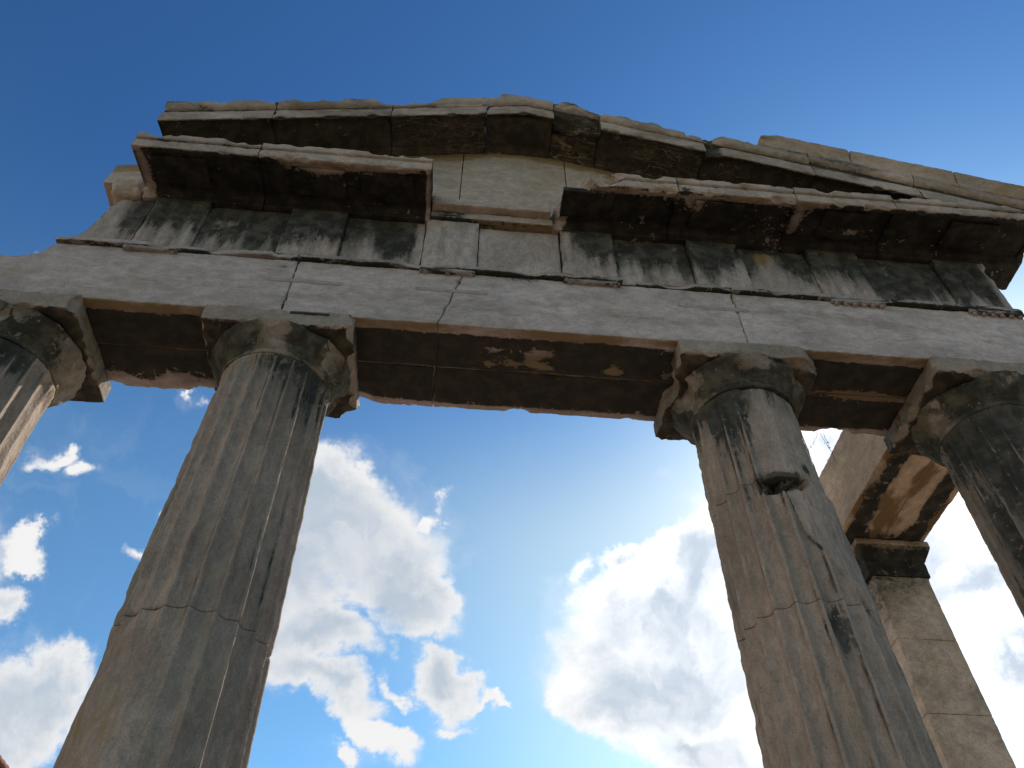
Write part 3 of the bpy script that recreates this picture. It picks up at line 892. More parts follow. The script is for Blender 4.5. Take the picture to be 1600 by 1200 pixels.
for i, (x0, x1) in enumerate(JT):
    for (ya, yb) in ((0.0, 0.553), (0.566, DEP)):
        back = ya > 0.3
        V, Q, dn = stone_box((x0, ya, ZA), (x1, yb, 8.92), 0.026, 0.008, 0.020 if not back else 0.055, 0.005, 20 + i * 2 + (1 if back else 0), dent=0.0 if not back else 0.03)
        V = joint_shear(V, x0, x1)
        if i == 0:
            cap = np.interp(V[:, 0], [-5.7, -5.29, -5.13, -4.95, -4.86, -4.80], [8.60, 8.61, 8.61, 8.71, 8.90, 8.95]) + 0.02 * fbm(V, 6, 2, 61)
            w = sstep(8.0, 8.6, V[:, 2])
            V[:, 2] = np.where(V[:, 2] > cap, cap, V[:, 2])
        if back and i == 1:
            # bite out of the rear lower edge beside the capital
            V[:, 2] += 0.10 * sstep(-1.35, -1.75, V[:, 0]) * sstep(0.8, 1.1, V[:, 1]) * sstep(8.1, 8.0, V[:, 2])
        ye = DEP if back else 0.0
        sp_ = edge_scoops((x0, ye, ZA), (x1, ye, ZA), (0, 1 if back else -1, -1), int((x1 - x0) * (2.6 if back else 4)), 900 + i * 2 + back, 0.05 if back else 0.022, 0.40 if back else 0.10)
        if not back:
            for xe, sx in ((x0, -1), (x1, 1)):
                if abs(xe) < 3:
                    sp_ += edge_scoops((xe + (0.24 * -0.46 if abs(xe + 0.7) < 0.02 else 0), 0, ZA), (xe + (0.24 * 0.46 if abs(xe + 0.7) < 0.02 else 0), 0, 8.92), (sx, -1, 0), 6, 930 + i * 2 + sx, 0.018, 0.06)
        V, bk = scoop(V, sp_, 940 + i)
        mesh('architrave_block', V, Q, M_ARCH, arch, pale=[0.05, 0.35, 0.45, 0.75][i] * sstep(-0.5, 0.5, fbm(V, (0.7, 1, 3.5), 3, 960 + i)) * sstep(8.0, 8.1, V[:, 2]), crust=arch_crust(V, dn, i), ochre=arch_ochre(V, dn, i))
# taenia: thin fillet along the top of the face, broken away in places
TA = [(-4.87, -3.3), (-3.29, -2.36), (-2.34, -0.62), (-0.60, 1.15), (1.30, 2.37), (2.38, 4.1), (4.11, 5.74)]
for i, (x0, x1) in enumerate(TA):
    V, Q, dn = stone_box((x0, -0.055, 8.925), (x1, 0.5, 8.995), 0.022, 0.008, 0.055 if i in (1, 3, 4) else 0.03, 0.006, 120 + i)
    w = np.clip(fbm(V * np.array([1, 0, 0]), 2.2, 3, 140 + i) + (0.35 if i in (1, 4) else 0.0), 0, 1) * sstep(0.0, -0.05, V[:, 1])
    V[:, 1] += 0.055 * w
    mesh('taenia', V, Q, M_ARCH, arch, crust=0.30 + 0.35 * sstep(-0.2, -0.7, dn[:, 2]) + 0.35 * fbm(V, (1.5, 1, 1), 2, 160 + i), ochre=0.35 * sstep(0.1, -0.6, dn[:, 2]) + 0.08)
# regulae with drop-like guttae
for j, (x0, x1, ng) in enumerate([(3.49, 4.11, 6), (5.08, 5.72, 6), (0.50, 1.12, 5), (-1.06, -0.46, 5), (-4.16, -3.60, 5)]):
    V, Q, dn = stone_box((x0, -0.048, 8.872), (x1, 0.02, 8.924), 0.02, 0.006, 0.02 if j < 2 else 0.05, 0.005, 180 + j)
    rg = mesh('regula', V, Q, M_ARCH, arch, crust=0.45 + 0.2 * fbm(V, 3, 2, j), ochre=0.15 + 0 * V[:, 0])
    for k in range(ng):
        if j >= 2 and k % 2 == 1:
            continue
        gxx = x0 + (k + 0.5) * (x1 - x0) / ng
        hgt = 0.030 if j < 2 else 0.016
        V, F, T, Z = revolve(gxx, -0.022, np.linspace(8.874 - hgt, 8.874, 6), 14, lambda T, Z: 0.019 + 0.008 * (8.874 - Z) / hgt + 0.002 * np.sin(3 * T + k))
        mesh('gutta', V, F, M_ARCH, rg, crust=0.25 + 0 * V[:, 0], ochre=0.15 + 0 * V[:, 0])
# mortar patches over the repair clamps, and the iron bar above the second capital
M_PATCH = plain_material('repair_mortar', (0.25, 0.20, 0.175), (0.32, 0.26, 0.23), 9)
for (xa, xb, zc) in [(-1.08, -0.33, 8.58), (-2.60, -1.85, 8.55), (1.72, 2.50, 8.62)]:
    V, Q, dn = stone_box((xa, -0.006, zc - 0.028), (xb, 0.05, zc + 0.028), 0.02, 0.003, 0.006, 0.002, int(200 + xa * 10))
    mesh('clamp_patch', V, Q, M_PATCH, arch)
M_IRON = plain_material('rusted_iron', (0.018, 0.016, 0.015), (0.04, 0.03, 0.024), 20, 0.7)
V, Q, dn = stone_box((-2.24, -0.062, 7.935), (-1.86, -0.02, 7.958), 0.02, 0.003, 0.004, 0.001, 215)
mesh('iron_bar', V, Q, M_IRON, arch)

# ------------------------------------------------------------------ frieze
fz = thing('frieze', 'frieze of triglyphs and plain metopes with black crust streaming down from the cornice', 'frieze', (0.1, DEP / 2, 9.0))
TRI = [(-4.16, -3.54), (-2.62, -1.98), (-1.06, -0.45), (0.50, 1.12), (2.02, 2.64), (3.49, 4.11), (5.08, 5.72)]


def frieze_crust(V, seed, i):
    x, z = V[:, 0], V[:, 2]
    left = sstep(-4.55, -4.25, x) * sstep(-1.08, -1.22, x)
    right = sstep(0.52, 0.75, x) * sstep(5.75, 5.55, x)
    low = 9.31 + [0.02, -0.16, 0.10, 0.0, 0.12, -0.12, 0.08, 0.18, -0.05, 0.14][(i * 7 + seed * 3) % 10] + 0.10 * np.sin(x * 2.3) - 0.10 * np.exp(-((x + 1.6) / 0.5) ** 2) - 0.16 * np.exp(-((x - 4.4) / 0.25) ** 2) + 0.12 * fbm(V * np.array([1, 0, 0]), 2.5, 2, 300)
    up = sstep(low - 0.46, low + 0.42, z)
    bare = np.exp(-((x - 2.98) / 0.28) ** 2) * sstep(9.95, 9.8, z) * 0.85 + 0.6 * np.exp(-((x + 3.25) / 0.2) ** 2 - ((z - 9.62) / 0.10) ** 2)
    stk = 0.38 * fbm(np.column_stack([x, V[:, 1], z * 0.12]), 8, 3, 301)
    c = (left + right) * (0.95 * up - bare * 0.9) + stk * (left + right) + 0.13 * (left + right) - 0.05
    # open central stretch: only a touch of crust along the very top
    c += 0.35 * (1 - left - right) * sstep(9.90, 9.96, z)
    return c


def frieze_ochre(V, seed):
    x, z = V[:, 0], V[:, 2]
    return 0.15 + 0.5 * np.exp(-((x - 2.85) / 0.25) ** 2) * sstep(9.5, 9.75, z) + 0.45 * np.exp(-((x - 4.3) / 0.12) ** 2) + 0.3 * sstep(9.06, 9.0, z)


for i, (x0, x1) in enumerate(TRI):
    V, Q, dn = stone_box((x0, -0.032, 9.0), (x1, 0.52, 9.95), 0.018, 0.006, 0.022, 0.006, 310 + i, dent=0.05 if i in (1, 3, 4) else 0.01)
    if i not in (1, 3, 4):
        # two full grooves and two half grooves cut in the face, ended under the flat head band
        u = (V[:, 0] - x0) / (x1 - x0)
        g = np.zeros(len(V))
        for gc in (0.0, 1 / 3, 2 / 3, 1.0):
            g = np.maximum(g, np.clip(1 - np.abs(u - gc) / 0.085, 0, 1))
        fr = sstep(0.10, 0.0, V[:, 1]) * sstep(9.86, 9.84, V[:, 2])
        soft = 0.6 + 0.4 * np.clip(fbm(V, 4, 2, 330 + i), -1, 1)
        V[:, 1] += 0.058 * g * fr * soft + 0.012 * fr
    V, bk = scoop(V, edge_scoops((x0, -0.03, 9.0), (x0, -0.03, 9.95), (-1, -1, 0), 6, 390 + i, 0.035, 0.1) + edge_scoops((x1, -0.03, 9.0), (x1, -0.03, 9.95), (1, -1, 0), 6, 396 + i, 0.035, 0.1) + edge_scoops((x0, -0.03, 9.0), (x1, -0.03, 9.0), (0, -1, -1), 4, 402 + i, 0.03, 0.1), 408 + i)
    mesh('triglyph', V, Q, M_FRIEZE, fz, crust=frieze_crust(V, i, 1), ochre=frieze_ochre(V, i))
MET = [(-4.74, -4.17), (-3.53, -2.63), (-1.97, -1.07), (-0.442, 0.492), (1.13, 2.01), (2.65, 3.48), (4.12, 5.07)]
for i, (x0, x1) in enumerate(MET):
    V, Q, dn = stone_box((x0, 0.034, 9.0), (x1, 0.52, 9.95), 0.024, 0.008, 0.025, 0.006, 350 + i, dent=0.03 if i in (1, 2, 4) else 0.0)
    if i == 0:
        lim = -4.75 + (V[:, 2] - 9.0) * 0.22 + 0.03 * fbm(V, 5, 3, 371)
        V[:, 0] = np.maximum(V[:, 0], lim)
        V[:, 1] -= 0.02 * sstep(0.06, 0.02, V[:, 1])
    mesh('metope', V, Q, M_FRIEZE, fz, crust=frieze_crust(V, i, 0), ochre=frieze_ochre(V, i))
V, Q, dn = stone_box((-4.62, 0.53, 9.0), (5.7, 1.12, 9.95), 0.06, 0.01, 0.03, 0.006, 380)
mesh('backing_wall', V, Q, M_FRIEZE, fz, crust=0 * V[:, 0], ochre=0 * V[:, 0])

# ------------------------------------------------------------------ horizontal cornice
GP_ = [(-0.025, 9.953), (-0.04, 10.03), (-0.075, 10.055), (-0.085, 10.105), (-0.10, 10.115), (-0.56, 10.045), (-0.57, 9.995), (-0.645, 9.99),
       (-0.652, 10.130), (-0.615, 10.142), (-0.622, 10.158), (-0.665, 10.172), (-0.672, 10.262), (-0.650, 10.280), (0.0, 10.30), (1.05, 10.32), (1.05, 9.953)]
GP_ = GP_[::-1]


def soffit_masks(V, seed, bare):
    y, z, x = V[:, 1], V[:, 2], V[:, 0]
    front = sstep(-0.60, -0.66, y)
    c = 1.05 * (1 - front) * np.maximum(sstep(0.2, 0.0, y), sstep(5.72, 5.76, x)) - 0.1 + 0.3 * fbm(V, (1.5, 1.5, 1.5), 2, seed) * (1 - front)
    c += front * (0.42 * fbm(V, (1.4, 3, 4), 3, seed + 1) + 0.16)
    for (bx, by, wx, wy, a) in bare:
        c -= a * np.exp(-((x - bx) / wx) ** 2 - ((y - by) / wy) ** 2)
    o = 0.15 + 0.35 * sstep(-0.35, -0.6, y) * (1 - front) + front * (0.10 + 0.35 * fbm(V, 1.5, 2, seed + 2))
    c += front * 0.5 * np.exp(-np.abs(z - 10.145) / 0.016)
    return c, o


def cut_return(V):
    V = V.copy()
    w = V[:, 0] > 5.73
    V[:, 1] = np.where(w & (V[:, 1] > 0.30), 0.30 + 0.03 * fbm(V, 5, 3, 433), V[:, 1])
    return V


def break_line(V):
    return np.interp(V[:, 1], [-0.70, -0.55, -0.1, 0.05], [0.90, 0.80, 0.47, 0.40]) + 0.06 * fbm(V * np.array([0, 1, 1]), 3.5, 3, 431)


def broken_end(V):
    # the left end of the right run is broken on a slant: the front begins further right than the back
    V = V.copy()
    lim = break_line(V)
    low = V[:, 0] < lim
    V[:, 0] = np.where(low, lim + 0.10 * (V[:, 0] - lim), V[:, 0])
    return V


def cornice_run(name, label, runs, seed, bare, mut, big=()):
    cx_ = sum(a + b for a, b, _ in runs) / (2 * len(runs))
    t = thing(name, label, 'cornice', (cx_, 0.2, 9.953))
    for i, (x0, x1, fn) in enumerate(runs):
        V, F = stone_extrude(GP_, x0, x1, 0.022, 0.012, 0.004, seed + i * 3, center=(0.2, 10.15), bite=0.0)
        if fn:
            V = fn(V)
        n_ = int((x1 - x0) * 9)
        sp_ = edge_scoops((x0, -0.645, 9.99), (x1, -0.645, 9.99), (0, -0.7, -1), n_, seed + 61 + i, 0.05, 0.16)
        sp_ += edge_scoops((x0, -0.675, 10.27), (x1, -0.675, 10.27), (0, -1, 0.8), n_, seed + 71 + i, 0.06, 0.22)
        sp_ += [q for q in big if x0 - 0.2 < q[0][0] < x1 + 0.2]
        V, bk = scoop(V, sp_, seed + 81)
        c, o = soffit_masks(V, seed + i, bare)
        c = c - 0.35 * bk * sstep(-0.5, -0.6, V[:, 1])
        if fn is broken_end:
            fresh = sstep(0.16, 0.04, V[:, 0] - break_line(V))
            c, o = c * (1 - fresh) - 0.3 * fresh, o * (1 - fresh) + 0.25 * fresh
        b = mesh('cornice_block', V, F, M_CORN, t, crust=c, ochre=o)
        for (ma, mb) in mut:
            if ma >= x0 + 0.02 and mb <= x1 - 0.02:
                V, Q, dn = stone_box((ma, -0.52, 10.02), (mb, -0.14, 10.112), 0.03, 0.008, 0.04, 0.006, seed + 50 + int(ma * 10))
                V[:, 2] += np.interp(V[:, 1], [-0.52, -0.14], [0.0, 0.058]) - 0.012
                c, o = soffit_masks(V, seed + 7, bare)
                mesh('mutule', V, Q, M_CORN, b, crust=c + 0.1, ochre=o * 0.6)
    return t


MUT = [(-4.16 + 0.775 * k, -3.56 + 0.775 * k) for k in range(14)]
cornice_run('horizontal_cornice', 'left run of projecting cornice with sooty underside and a square-cut end', [(-4.33, -2.96, None), (-2.95, -1.03, None)], 400,
            [(-2.3, -0.56, 0.36, 0.10, 1.1), (-1.65, -0.58, 0.5, 0.05, 1.0), (-1.06, -0.3, 0.03, 0.5, 1.2), (-4.36, -0.3, 0.15, 0.6, 1.4)], MUT,
            [((-1.95, -0.80, 10.42), 0.20), ((-1.62, -0.80, 10.40), 0.17), ((-1.30, -0.82, 10.42), 0.19), ((-2.35, -0.86, 10.40), 0.20), ((-1.45, -0.74, 9.84), 0.20), ((-2.1, -0.72, 9.83), 0.19)])


cornice_run('horizontal_cornice', 'long right run of projecting cornice with sooty underside, its inner end broken on a slant',
            [(0.38, 1.80, broken_end), (1.81, 3.20, None), (3.21, 4.40, None), (4.41, 6.20, cut_return)], 440,
            [(1.95, -0.45, 0.25, 0.12, 0.6), (3.30, -0.35, 0.10, 0.22, 0.75), (3.9, -0.25, 0.35, 0.08, 0.65), (1.2, -0.56, 0.5, 0.05, 1.2), (2.8, -0.57, 0.9, 0.05, 1.2)], MUT,
            [((0.95, -0.86, 10.15), 0.30), ((0.62, -0.62, 9.95), 0.22), ((2.05, -0.84, 10.42), 0.22), ((2.5, -0.86, 10.42), 0.22)])

t = thing('broken_cornice_block', 'broken pale stump of cornice between the two projecting runs', 'stone block', (-0.32, 0.2, 9.953))
V, Q, dn = stone_box((-1.02, -0.17, 10.105), (0.385, 0.9, 10.36), 0.020, 0.012, 0.04, 0.010, 470, dent=0.03)
V[:, 1] += 0.09 * sstep(10.17, 10.34, V[:, 2]) * sstep(0.3, -0.1, V[:, 1]) * (0.6 + fbm(V, 3, 2, 471))
V, bk = scoop(V, edge_scoops((-1.0, -0.17, 10.34), (0.38, -0.17, 10.34), (0, -1, 1), 9, 473, 0.10, 0.28), 474)
mesh('stump', V, Q, M_TYMP, t, crust=-0.1 + 0 * V[:, 0], ochre=0.25 + 0.2 * fbm(V, 3, 2, 472))
V, Q, dn = stone_box((-1.02, -0.075, 9.955), (0.42, 0.9, 10.10), 0.022, 0.012, 0.04, 0.008, 475)
mesh('bed_moulding', V, Q, M_TYMP, t, crust=0.15 + 0.5 * np.exp(-((V[:, 0] + 0.85) / 0.3) ** 2) + 0.3 * sstep(-0.2, -0.8, dn[:, 2]), ochre=0.4 + 0.3 * sstep(0, -0.8, dn[:, 2]))
V, Q, dn = stone_box((-4.74, -0.06, 9.955), (-4.345, 0.85, 10.46), 0.025, 0.05, 0.10, 0.012, 480)
V[:, 0] += 0.06 * sstep(10.2, 9.95, V[:, 2]) * sstep(-4.5, -4.7, V[:, 0])
stub = mesh('corner_cornice_stub', V, Q, M_TYMP, None, crust=-0.2 + 0 * V[:, 0], ochre=0.3 + 0.3 * fbm(V, 3, 2, 481), origin=(-4.55, 0.4, 9.955))
stub['label'] = 'small rounded stump of cornice left of the sooty cornice end'
stub['category'] = 'stone block'
stub['kind'] = 'thing'

# ------------------------------------------------------------------ pediment
AX, AZ_, SL, SR = 0.10, 12.03, 0.262, 0.305


def rake_z(x):
    return np.where(x < AX, AZ_ - SL * (AX - x), AZ_ - SR * (x - AX))


ty = thing('tympanum', 'smooth cream tympanum wall visible under the gable peak', 'wall', (0.0, 0.4, 10.30))
for i, (x0, x1) in enumerate([(-4.9, -0.715), (-0.705, 0.655), (0.665, 5.2)]):
    V, Q, dn = stone_box((x0, 0.03, 0.0), (x1, 0.55, 1.0), 0.03, 0.006, 0.015, 0.003, 500 + i)
    V[:, 2] = 10.305 + (np.maximum(rake_z(V[:, 0]) + 0.03 - 10.305, 0.02)) * V[:, 2]
    mesh('tympanum_block', V, Q, M_TYMP, ty, crust=-0.2 + 0.55 * sstep(0.16, 0.02, rake_z(V[:, 0]) - V[:, 2]), ochre=0.1 + 0.55 * sstep(0.32, 0.08, rake_z(V[:, 0]) - V[:, 2]))

RP = [(0.02, 0.03), (-0.02, 0.06), (-0.05, 0.065), (-0.06, 0.10), (-0.50, 0.085), (-0.51, 0.0), (-0.55, -0.005),
      (-0.552, 0.215), (-0.512, 0.235), (-0.518, 0.255), (-0.565, 0.275), (-0.590, 0.31), (-0.605, 0.41), (-0.58, 0.43), (0.95, 0.45), (0.95, 0.03)]
RP = RP[::-1]


def rake_masks(V, zl, seed, veins=0.0):
    y = V[:, 1]
    front = sstep(-0.515, -0.55, y)
    c = (1 - front) * 0.95 * sstep(0.2, -0.02, y) - 0.05 + 0.2 * fbm(V, 1.5, 2, seed)
    c += front * (0.16 + 0.42 * fbm(V, (1.2, 3, 4), 3, seed + 1) + 0.35 * np.exp(-np.abs(zl - 0.225) / 0.02) + 0.3 * sstep(0.36, 0.44, zl))
    o = (0.22 + 0.45 * np.clip(fbm(V, (0.8, 2, 2), 3, seed + 12), 0, 1)) * front + (1 - front) * (0.3 + 0.35 * sstep(-0.12, 0.0, y)) + 0.2 * fbm(V, 1.2, 2, seed + 2)
    return c, o


def rake_block(parent, x0, x1, seed, fn=None, veins=0.0, top=0.0):
    pr = [(a, b + (top if b > 0.22 else 0)) for a, b in RP]
    V, F = stone_extrude(pr, x0, x1, 0.024, 0.010, 0.004, seed, center=(0.1, 0.25), bite=0.0)
    zl = V[:, 2].copy()
    if fn:
        V = fn(V)
    n_ = int((x1 - x0) * 8) + 2
    sp_ = edge_scoops((x0, -0.55, 0.0), (x1, -0.55, 0.0), (0, -0.8, -1), n_, seed + 1, 0.035, 0.12)
    sp_ += edge_scoops((x0, -0.605, 0.43 + top), (x1, -0.605, 0.43 + top), (0, -0.8, 1), n_, seed + 2, 0.07, 0.25)
    for xe, sx in ((x0, -1), (x1, 1)):
        sp_ += edge_scoops((xe, -0.57, 0.05), (xe, -0.6, 0.42), (sx, -1, 0.3), 4, seed + 3 + sx, 0.05, 0.12)
    V, bk = scoop(V, sp_, seed + 4)
    V[:, 2] += rake_z(V[:, 0])
    c, o = rake_masks(V, zl, seed, veins)
    y = V[:, 1]
    return mesh('cornice_block', V, F, M_RAKE, parent, crust=c, ochre=o, vein=veins * sstep(-0.51, -0.48, y) * np.clip(0.6 + fbm(V, 1.2, 2, seed + 9), 0, 1))


def top_wear(xa, xb, amt, seed, soft=0.2):
    """upper edge of the block crumbled between xa and xb"""
    def f(V):
        V = V.copy()
        w = sstep(xa - soft, xa, V[:, 0]) * sstep(xb + soft, xb, V[:, 0]) * sstep(0.22, 0.42, V[:, 2]) * sstep(0.2, -0.5, V[:, 1])
        V[:, 2] -= amt * w * (0.8 + 0.7 * fbm(V, 4, 3, seed))
        V[:, 1] += 0.05 * w
        return V
    return f


rl = thing('raking_cornice', 'left sloping cornice of the gable, ending in a clean vertical cut against the sky', 'cornice', (-2.4, 0.2, 11.4))
rake_block(rl, -4.35, -3.08, 520)
rake_block(rl, -3.07, -1.665, 524, top_wear(-1.75, -1.6, 0.08, 525, 0.12))
rake_block(rl, -1.655, -0.445, 528, top_wear(-1.7, -1.25, 0.10, 529, 0.25), veins=0.6)
V, Q, dn = stone_box((-1.12, -0.56, 12.02), (-0.50, -0.1, 12.24), 0.025, 0.03, 0.06, 0.01, 531)
V[:, 2] += (V[:, 0] + 0.8) * 0.2
mesh('tile_fragment', V, Q, M_RAKE, rl, crust=0.1 + 0.3 * fbm(V, 3, 2, 532), ochre=0.1 + 0 * V[:, 0])

ap = thing('apex_block', 'peak block of the gable with a dark flat underside and a lump on top', 'stone block', (0.02, 0.2, 12.0))


def flat_soffit(V):
    V = V.copy()
    w = sstep(0.2, 0.0, V[:, 2]) * sstep(-0.5, -0.44, V[:, 1])
    V[:, 2] -= w * (rake_z(V[:, 0]) - rake_z(np.full(len(V), -0.42))) * 0.9
    return V


rake_block(ap, -0.435, 0.452, 540, flat_soffit)
V, Q, dn = stone_box((-0.27, -0.58, 12.38), (0.26, -0.05, 12.56), 0.022, 0.03, 0.07, 0.012, 545)
V[:, 2] -= 0.10 * sstep(0.05, 0.30, V[:, 0]) + 0.03
mesh('finial_stump', V, Q, M_RAKE, ap, crust=0.15 + 0.35 * fbm(V, 3, 2, 546), ochre=0.1 + 0 * V[:, 0])

rr = thing('raking_cornice', 'right sloping cornice of the gable with a shattered veined block beside the peak', 'cornice', (3.4, 0.2, 11.2))


def shattered(V):
    V = V.copy()
    # lower front broken back on a ragged slope
    w = sstep(0.30, 0.02, V[:, 2]) * sstep(-0.2, -0.55, V[:, 1])
    n = fbm(V, (3, 4, 6), 4, 551)
    V[:, 1] += w * (0.16 + 0.10 * n)
    V[:, 2] += w * (0.06 + 0.06 * n)
    V[:, 1] += sstep(0.1, -0.55, V[:, 1]) * 0.05 * n
    wt_ = sstep(0.75, 1.05, V[:, 0]) * sstep(0.25, 0.42, V[:, 2])
    V[:, 2] -= 0.10 * wt_
    return V


rake_block(rr, 0.462, 1.060, 552, shattered, veins=1.6, top=0.03)
rake_block(rr, 1.070, 2.395, 556, top_wear(2.0, 2.5, 0.06, 557), veins=0.8)


def eroded_start(V):
    V = V.copy()
    w = sstep(2.68, 2.50, V[:, 0]) * sstep(-0.1, -0.5, V[:, 1])
    V[:, 1] += w * 0.07 * (1 + 0.5 * fbm(V, 5, 3, 561))
    V[:, 2] -= sstep(2.62, 2.48, V[:, 0]) * 0.05 * sstep(0.2, 0.4, V[:, 2])
    return V


rake_block(rr, 2.405, 3.72, 560, eroded_start, top=0.03)
rake_block(rr, 3.73, 4.98, 564, None, top=0.07)
rake_block(rr, 4.99, 6.36, 568, cut_return, top=0.07)
for k, (xa, xb, z) in enumerate([(0.52, 0.95, 12.30), (1.12, 1.62, 12.06), (1.75, 2.2, 11.84)]):
    V, Q, dn = stone_box((xa, -0.56, z - 0.06), (xb, -0.05, z + 0.07), 0.025, 0.03, 0.06, 0.012, 580 + k)
    V[:, 2] -= (V[:, 0] - (xa + xb) / 2) * 0.33
    mesh('tile_fragment', V, Q, M_RAKE, rr, crust=0.1 + 0.35 * fbm(V, 3, 2, 585 + k), ochre=0.15 + 0 * V[:, 0])

gt = thing('gutter_course', 'row of tan gutter blocks lying on the right slope of the gable', 'stone blocks', (4.9, -0.35, 11.3))
for k, (xa, xb) in enumerate([(3.20, 4.315), (4.325, 5.585), (5.595, 6.60)]):
    V, Q, dn = stone_box((xa, -0.575, 0.515), (xb, -0.12, 0.83), 0.024, 0.02, 0.05, 0.007, 600 + k)
    V[:, 1] -= 0.05 * sstep(0.6, 0.8, V[:, 2]) * sstep(-0.3, -0.55, V[:, 1])
    if k == 0:
        V[:, 2] -= 0.10 * sstep(3.45, 3.22, V[:, 0]) * sstep(0.65, 0.8, V[:, 2])
    V[:, 2] += rake_z(V[:, 0])
    mesh('gutter_block', V, Q, M_GUTTER, gt, crust=-0.15 + 0.3 * fbm(V, 2, 2, 606 + k), ochre=0.30 + 0.4 * fbm(V, 1.5, 2, 609 + k))

# ------------------------------------------------------------------ side beam and pillar
sb = thing('side_architrave', 'cream side beam running back from the blackened corner column, patched ochre and black below', 'beam', (4.95, 2.4, ZA))
for i, (xa, xb) in enumerate([(4.36, 4.955), (4.968, 5.52)]):
    V, Q, dn = stone_box((xa, 1.155, ZA), (xb, 4.2, 8.92), 0.03, 0.008, 0.045, 0.006, 620 + i, dent=0.03 if i else 0.0)
    under = sstep(-0.3, -0.7, dn[:, 2])
    e = np.minimum(V[:, 0] - 4.36, 5.52 - V[:, 0])
    c = under * (1.05 * np.exp(-((e - 0.20) / 0.15) ** 2) + 0.55 * fbm(V, (2.2, 1.6, 1), 3, 628) + 0.6 * sstep(2.5, 3.0, V[:, 1]) * sstep(0.05, 0.12, e) - 0.12) - (1 - under) * 0.35 + 0.15 * fbm(V, 2, 2, 625)
    o = under * (0.44 + 0.5 * fbm(V, (3.0, 1.5, 1), 3, 629)) + (1 - under) * 0.0
    mesh('beam_block', V, Q, M_BEAM, sb, crust=c, ochre=o)
pl = thing('anta_pillar', 'square tan pillar with a dark moulded capital behind the right columns', 'pillar', (5.08, 3.55, 0.30))
PA = [(4.73, 5.42)]
zs_ = [0.302, 1.9, 3.3, 4.45, 5.75, 6.65, 7.52]
for i in range(len(zs_) - 1):
    V, Q, dn = stone_box((4.72, 3.06, zs_[i] + 0.002), (5.43, 4.1, zs_[i + 1] - 0.002), 0.04, 0.006, 0.03, 0.004, 640 + i)
    z, x = V[:, 2], V[:, 0]
    V[:, 0] += (V[:, 0] - 5.07) * 0.02 * (7.5 - z)
    c = -0.15 + 0.8 * sstep(6.6, 7.5, z + 0.7 * (5.05 - x))
    mesh('pillar_block', V, Q, M_PILLAR, pl, crust=c, ochre=0.10 + 0.12 * fbm(V, 1.3, 2, 650) + 0.10 * sstep(7.2, 6.4, z))
AP_ = [(3.05, 7.525), (3.05, 7.74), (3.02, 7.75), (3.02, 7.77), (2.985, 7.80), (2.94, 7.87), (2.93, 7.90), (2.93, 7.995), (4.2, 7.995), (4.2, 7.525)]
V, F = stone_extrude(AP_, 4.60, 5.555, 0.025, 0.02, 0.004, 660, center=(3.6, 7.76))
sidew = np.interp(V[:, 2], [7.52, 7.74, 7.87, 7.90, 8.0], [0.83, 0.83, 0.97, 1.0, 1.0])
V[:, 0] = 5.0775 + (V[:, 0] - 5.0775) * sidew
mesh('anta_capital', V, F, M_PILLAR, pl, crust=0.62 + 0.3 * sstep(7.9, 7.8, V[:, 2]) - 0.5 * sstep(7.9, 7.93, V[:, 2]), ochre=0.5 + 0 * V[:, 0])

# ------------------------------------------------------------------ dry plant under the rear edge
M_TWIG = plain_material('dry_stalk', (0.10, 0.075, 0.05), (0.16, 0.12, 0.08), 30)
rnd = random.Random(4)
dp = thing('dry_plant', 'thin dry weed hanging behind the architrave beside the cream beam', 'plant', (3.58, 1.22, 8.0))


def tube(P, r0, r1, n=5):
    P = [Vector(p) for p in P]
    VV, QQ = [], []
    for i, p in enumerate(P):
        d = (P[min(i + 1, len(P) - 1)] - P[max(i - 1, 0)]).normalized()
        a = d.orthogonal().normalized()
        b = d.cross(a)
        r_ = r0 + (r1 - r0) * i / (len(P) - 1)
        for k in range(n):
            q = 2 * math.pi * k / n
            VV.append(p + a * r_ * math.cos(q) + b * r_ * math.sin(q))
        if i:
            for k in range(n):
                QQ.append(((i - 1) * n + k, (i - 1) * n + (k + 1) % n, i * n + (k + 1) % n, i * n + k))
    return [tuple(v) for v in VV], QQ


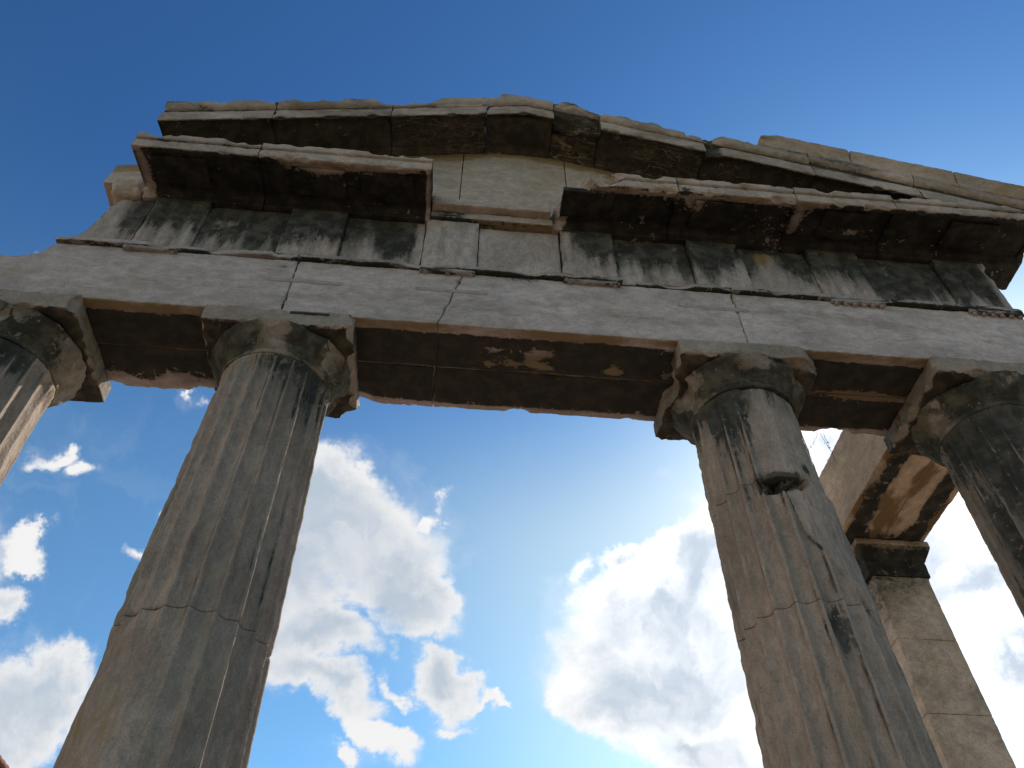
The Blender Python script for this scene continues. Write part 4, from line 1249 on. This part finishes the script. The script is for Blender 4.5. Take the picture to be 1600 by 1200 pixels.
for s in range(3):
    p = Vector((3.50 + 0.04 * s + rnd.uniform(-.02, .02), 1.165, 8.02))
    path = [p]
    d = Vector((rnd.uniform(-.35, .35), rnd.uniform(0.1, .3), -1)).normalized()
    for k in range(6):
        p = p + d * (0.055 + 0.02 * rnd.random())
        d = (d + Vector((rnd.uniform(-.4, .4), rnd.uniform(-.2, .2), rnd.uniform(-.15, .25)))).normalized()
        path.append(p)
    v_, q_ = tube(path, 0.0026, 0.0012)
    st = mesh('stem', v_, np.array(q_), M_TWIG, dp)
    bv, bq = [], []
    for k in range(2, 7):
        for e in range(2):
            c_ = path[k] + Vector((rnd.uniform(-.02, .02), rnd.uniform(-.02, .02), rnd.uniform(-.02, .02)))
            base = len(bv)
            for (dx, dy, dz) in ((1, 0, 0), (-1, 0, 0), (0, 1, 0), (0, -1, 0), (0, 0, 1.4), (0, 0, -1.4)):
                bv.append(tuple(c_ + Vector((dx, dy, dz)) * 0.006))
            for f in ((0, 2, 4), (2, 1, 4), (1, 3, 4), (3, 0, 4), (2, 0, 5), (1, 2, 5), (3, 1, 5), (0, 3, 5)):
                bq.append(tuple(base + j for j in f))
    sd_ = mesh('seed_heads', bv, np.array(bq), M_TWIG, st)
    sd_['kind'] = 'stuff'

# ------------------------------------------------------------------ house at the far left, only its eave corner in view
hs = thing('house', 'tiled eave corner of a house in the bottom left corner', 'house', (-14.20, 17.0, 0.0))
M_PLASTER = plain_material('cream_plaster', (0.55, 0.49, 0.38), (0.62, 0.56, 0.45), 2)
M_TILE = plain_material('clay_tile', (0.14, 0.055, 0.035), (0.22, 0.10, 0.06), 5)
V, Q, dn = stone_box((-18.90, 12.35, 0.0), (-9.55, 22.0, 8.75), 0.4, 0.01, 0.0, 0.0, 700)
mesh('wall', V, Q, M_PLASTER, hs)
gv = [(-18.90, 12.36, 8.74), (-9.55, 12.36, 8.74), (-14.22, 12.36, 12.2), (-18.90, 21.9, 8.74), (-9.55, 21.9, 8.74), (-14.22, 21.9, 12.2)]
mesh('gable', gv, [np.array([(0, 1, 2), (4, 3, 5)]), np.array([(0, 2, 5, 3), (1, 4, 5, 2)])], M_PLASTER, hs, smooth=False)
for sgn_ in (1, -1):
    tv, tq = [], []
    nx_, ny_ = 60, 181
    for a in range(nx_):
        for b_ in range(ny_):
            s_ = a / (nx_ - 1)
            x = -14.22 + sgn_ * (5.02 * s_)
            y = 11.98 + b_ / (ny_ - 1) * 10.3
            z = 12.52 - 3.78 * s_
            z += 0.035 * abs(math.sin(y * 14)) - 0.03 * ((s_ * 14) % 1.0) * 0.6
            tv.append((x, y, z))
    n0 = len(tv)
    tv += [(x, y, z - 0.10) for x, y, z in tv]
    g = np.arange(n0).reshape(nx_, ny_)
    top = np.stack([g[:-1, :-1], g[1:, :-1], g[1:, 1:], g[:-1, 1:]], -1).reshape(-1, 4)
    rim = np.concatenate([g[0, :], g[1:, -1], g[-1, -2::-1], g[-2:0:-1, 0]])
    side = np.stack([rim, np.roll(rim, -1), np.roll(rim, -1) + n0, rim + n0], -1)
    mesh('roof', tv, np.concatenate([top, top[:, ::-1] + n0, side]), M_TILE, hs)
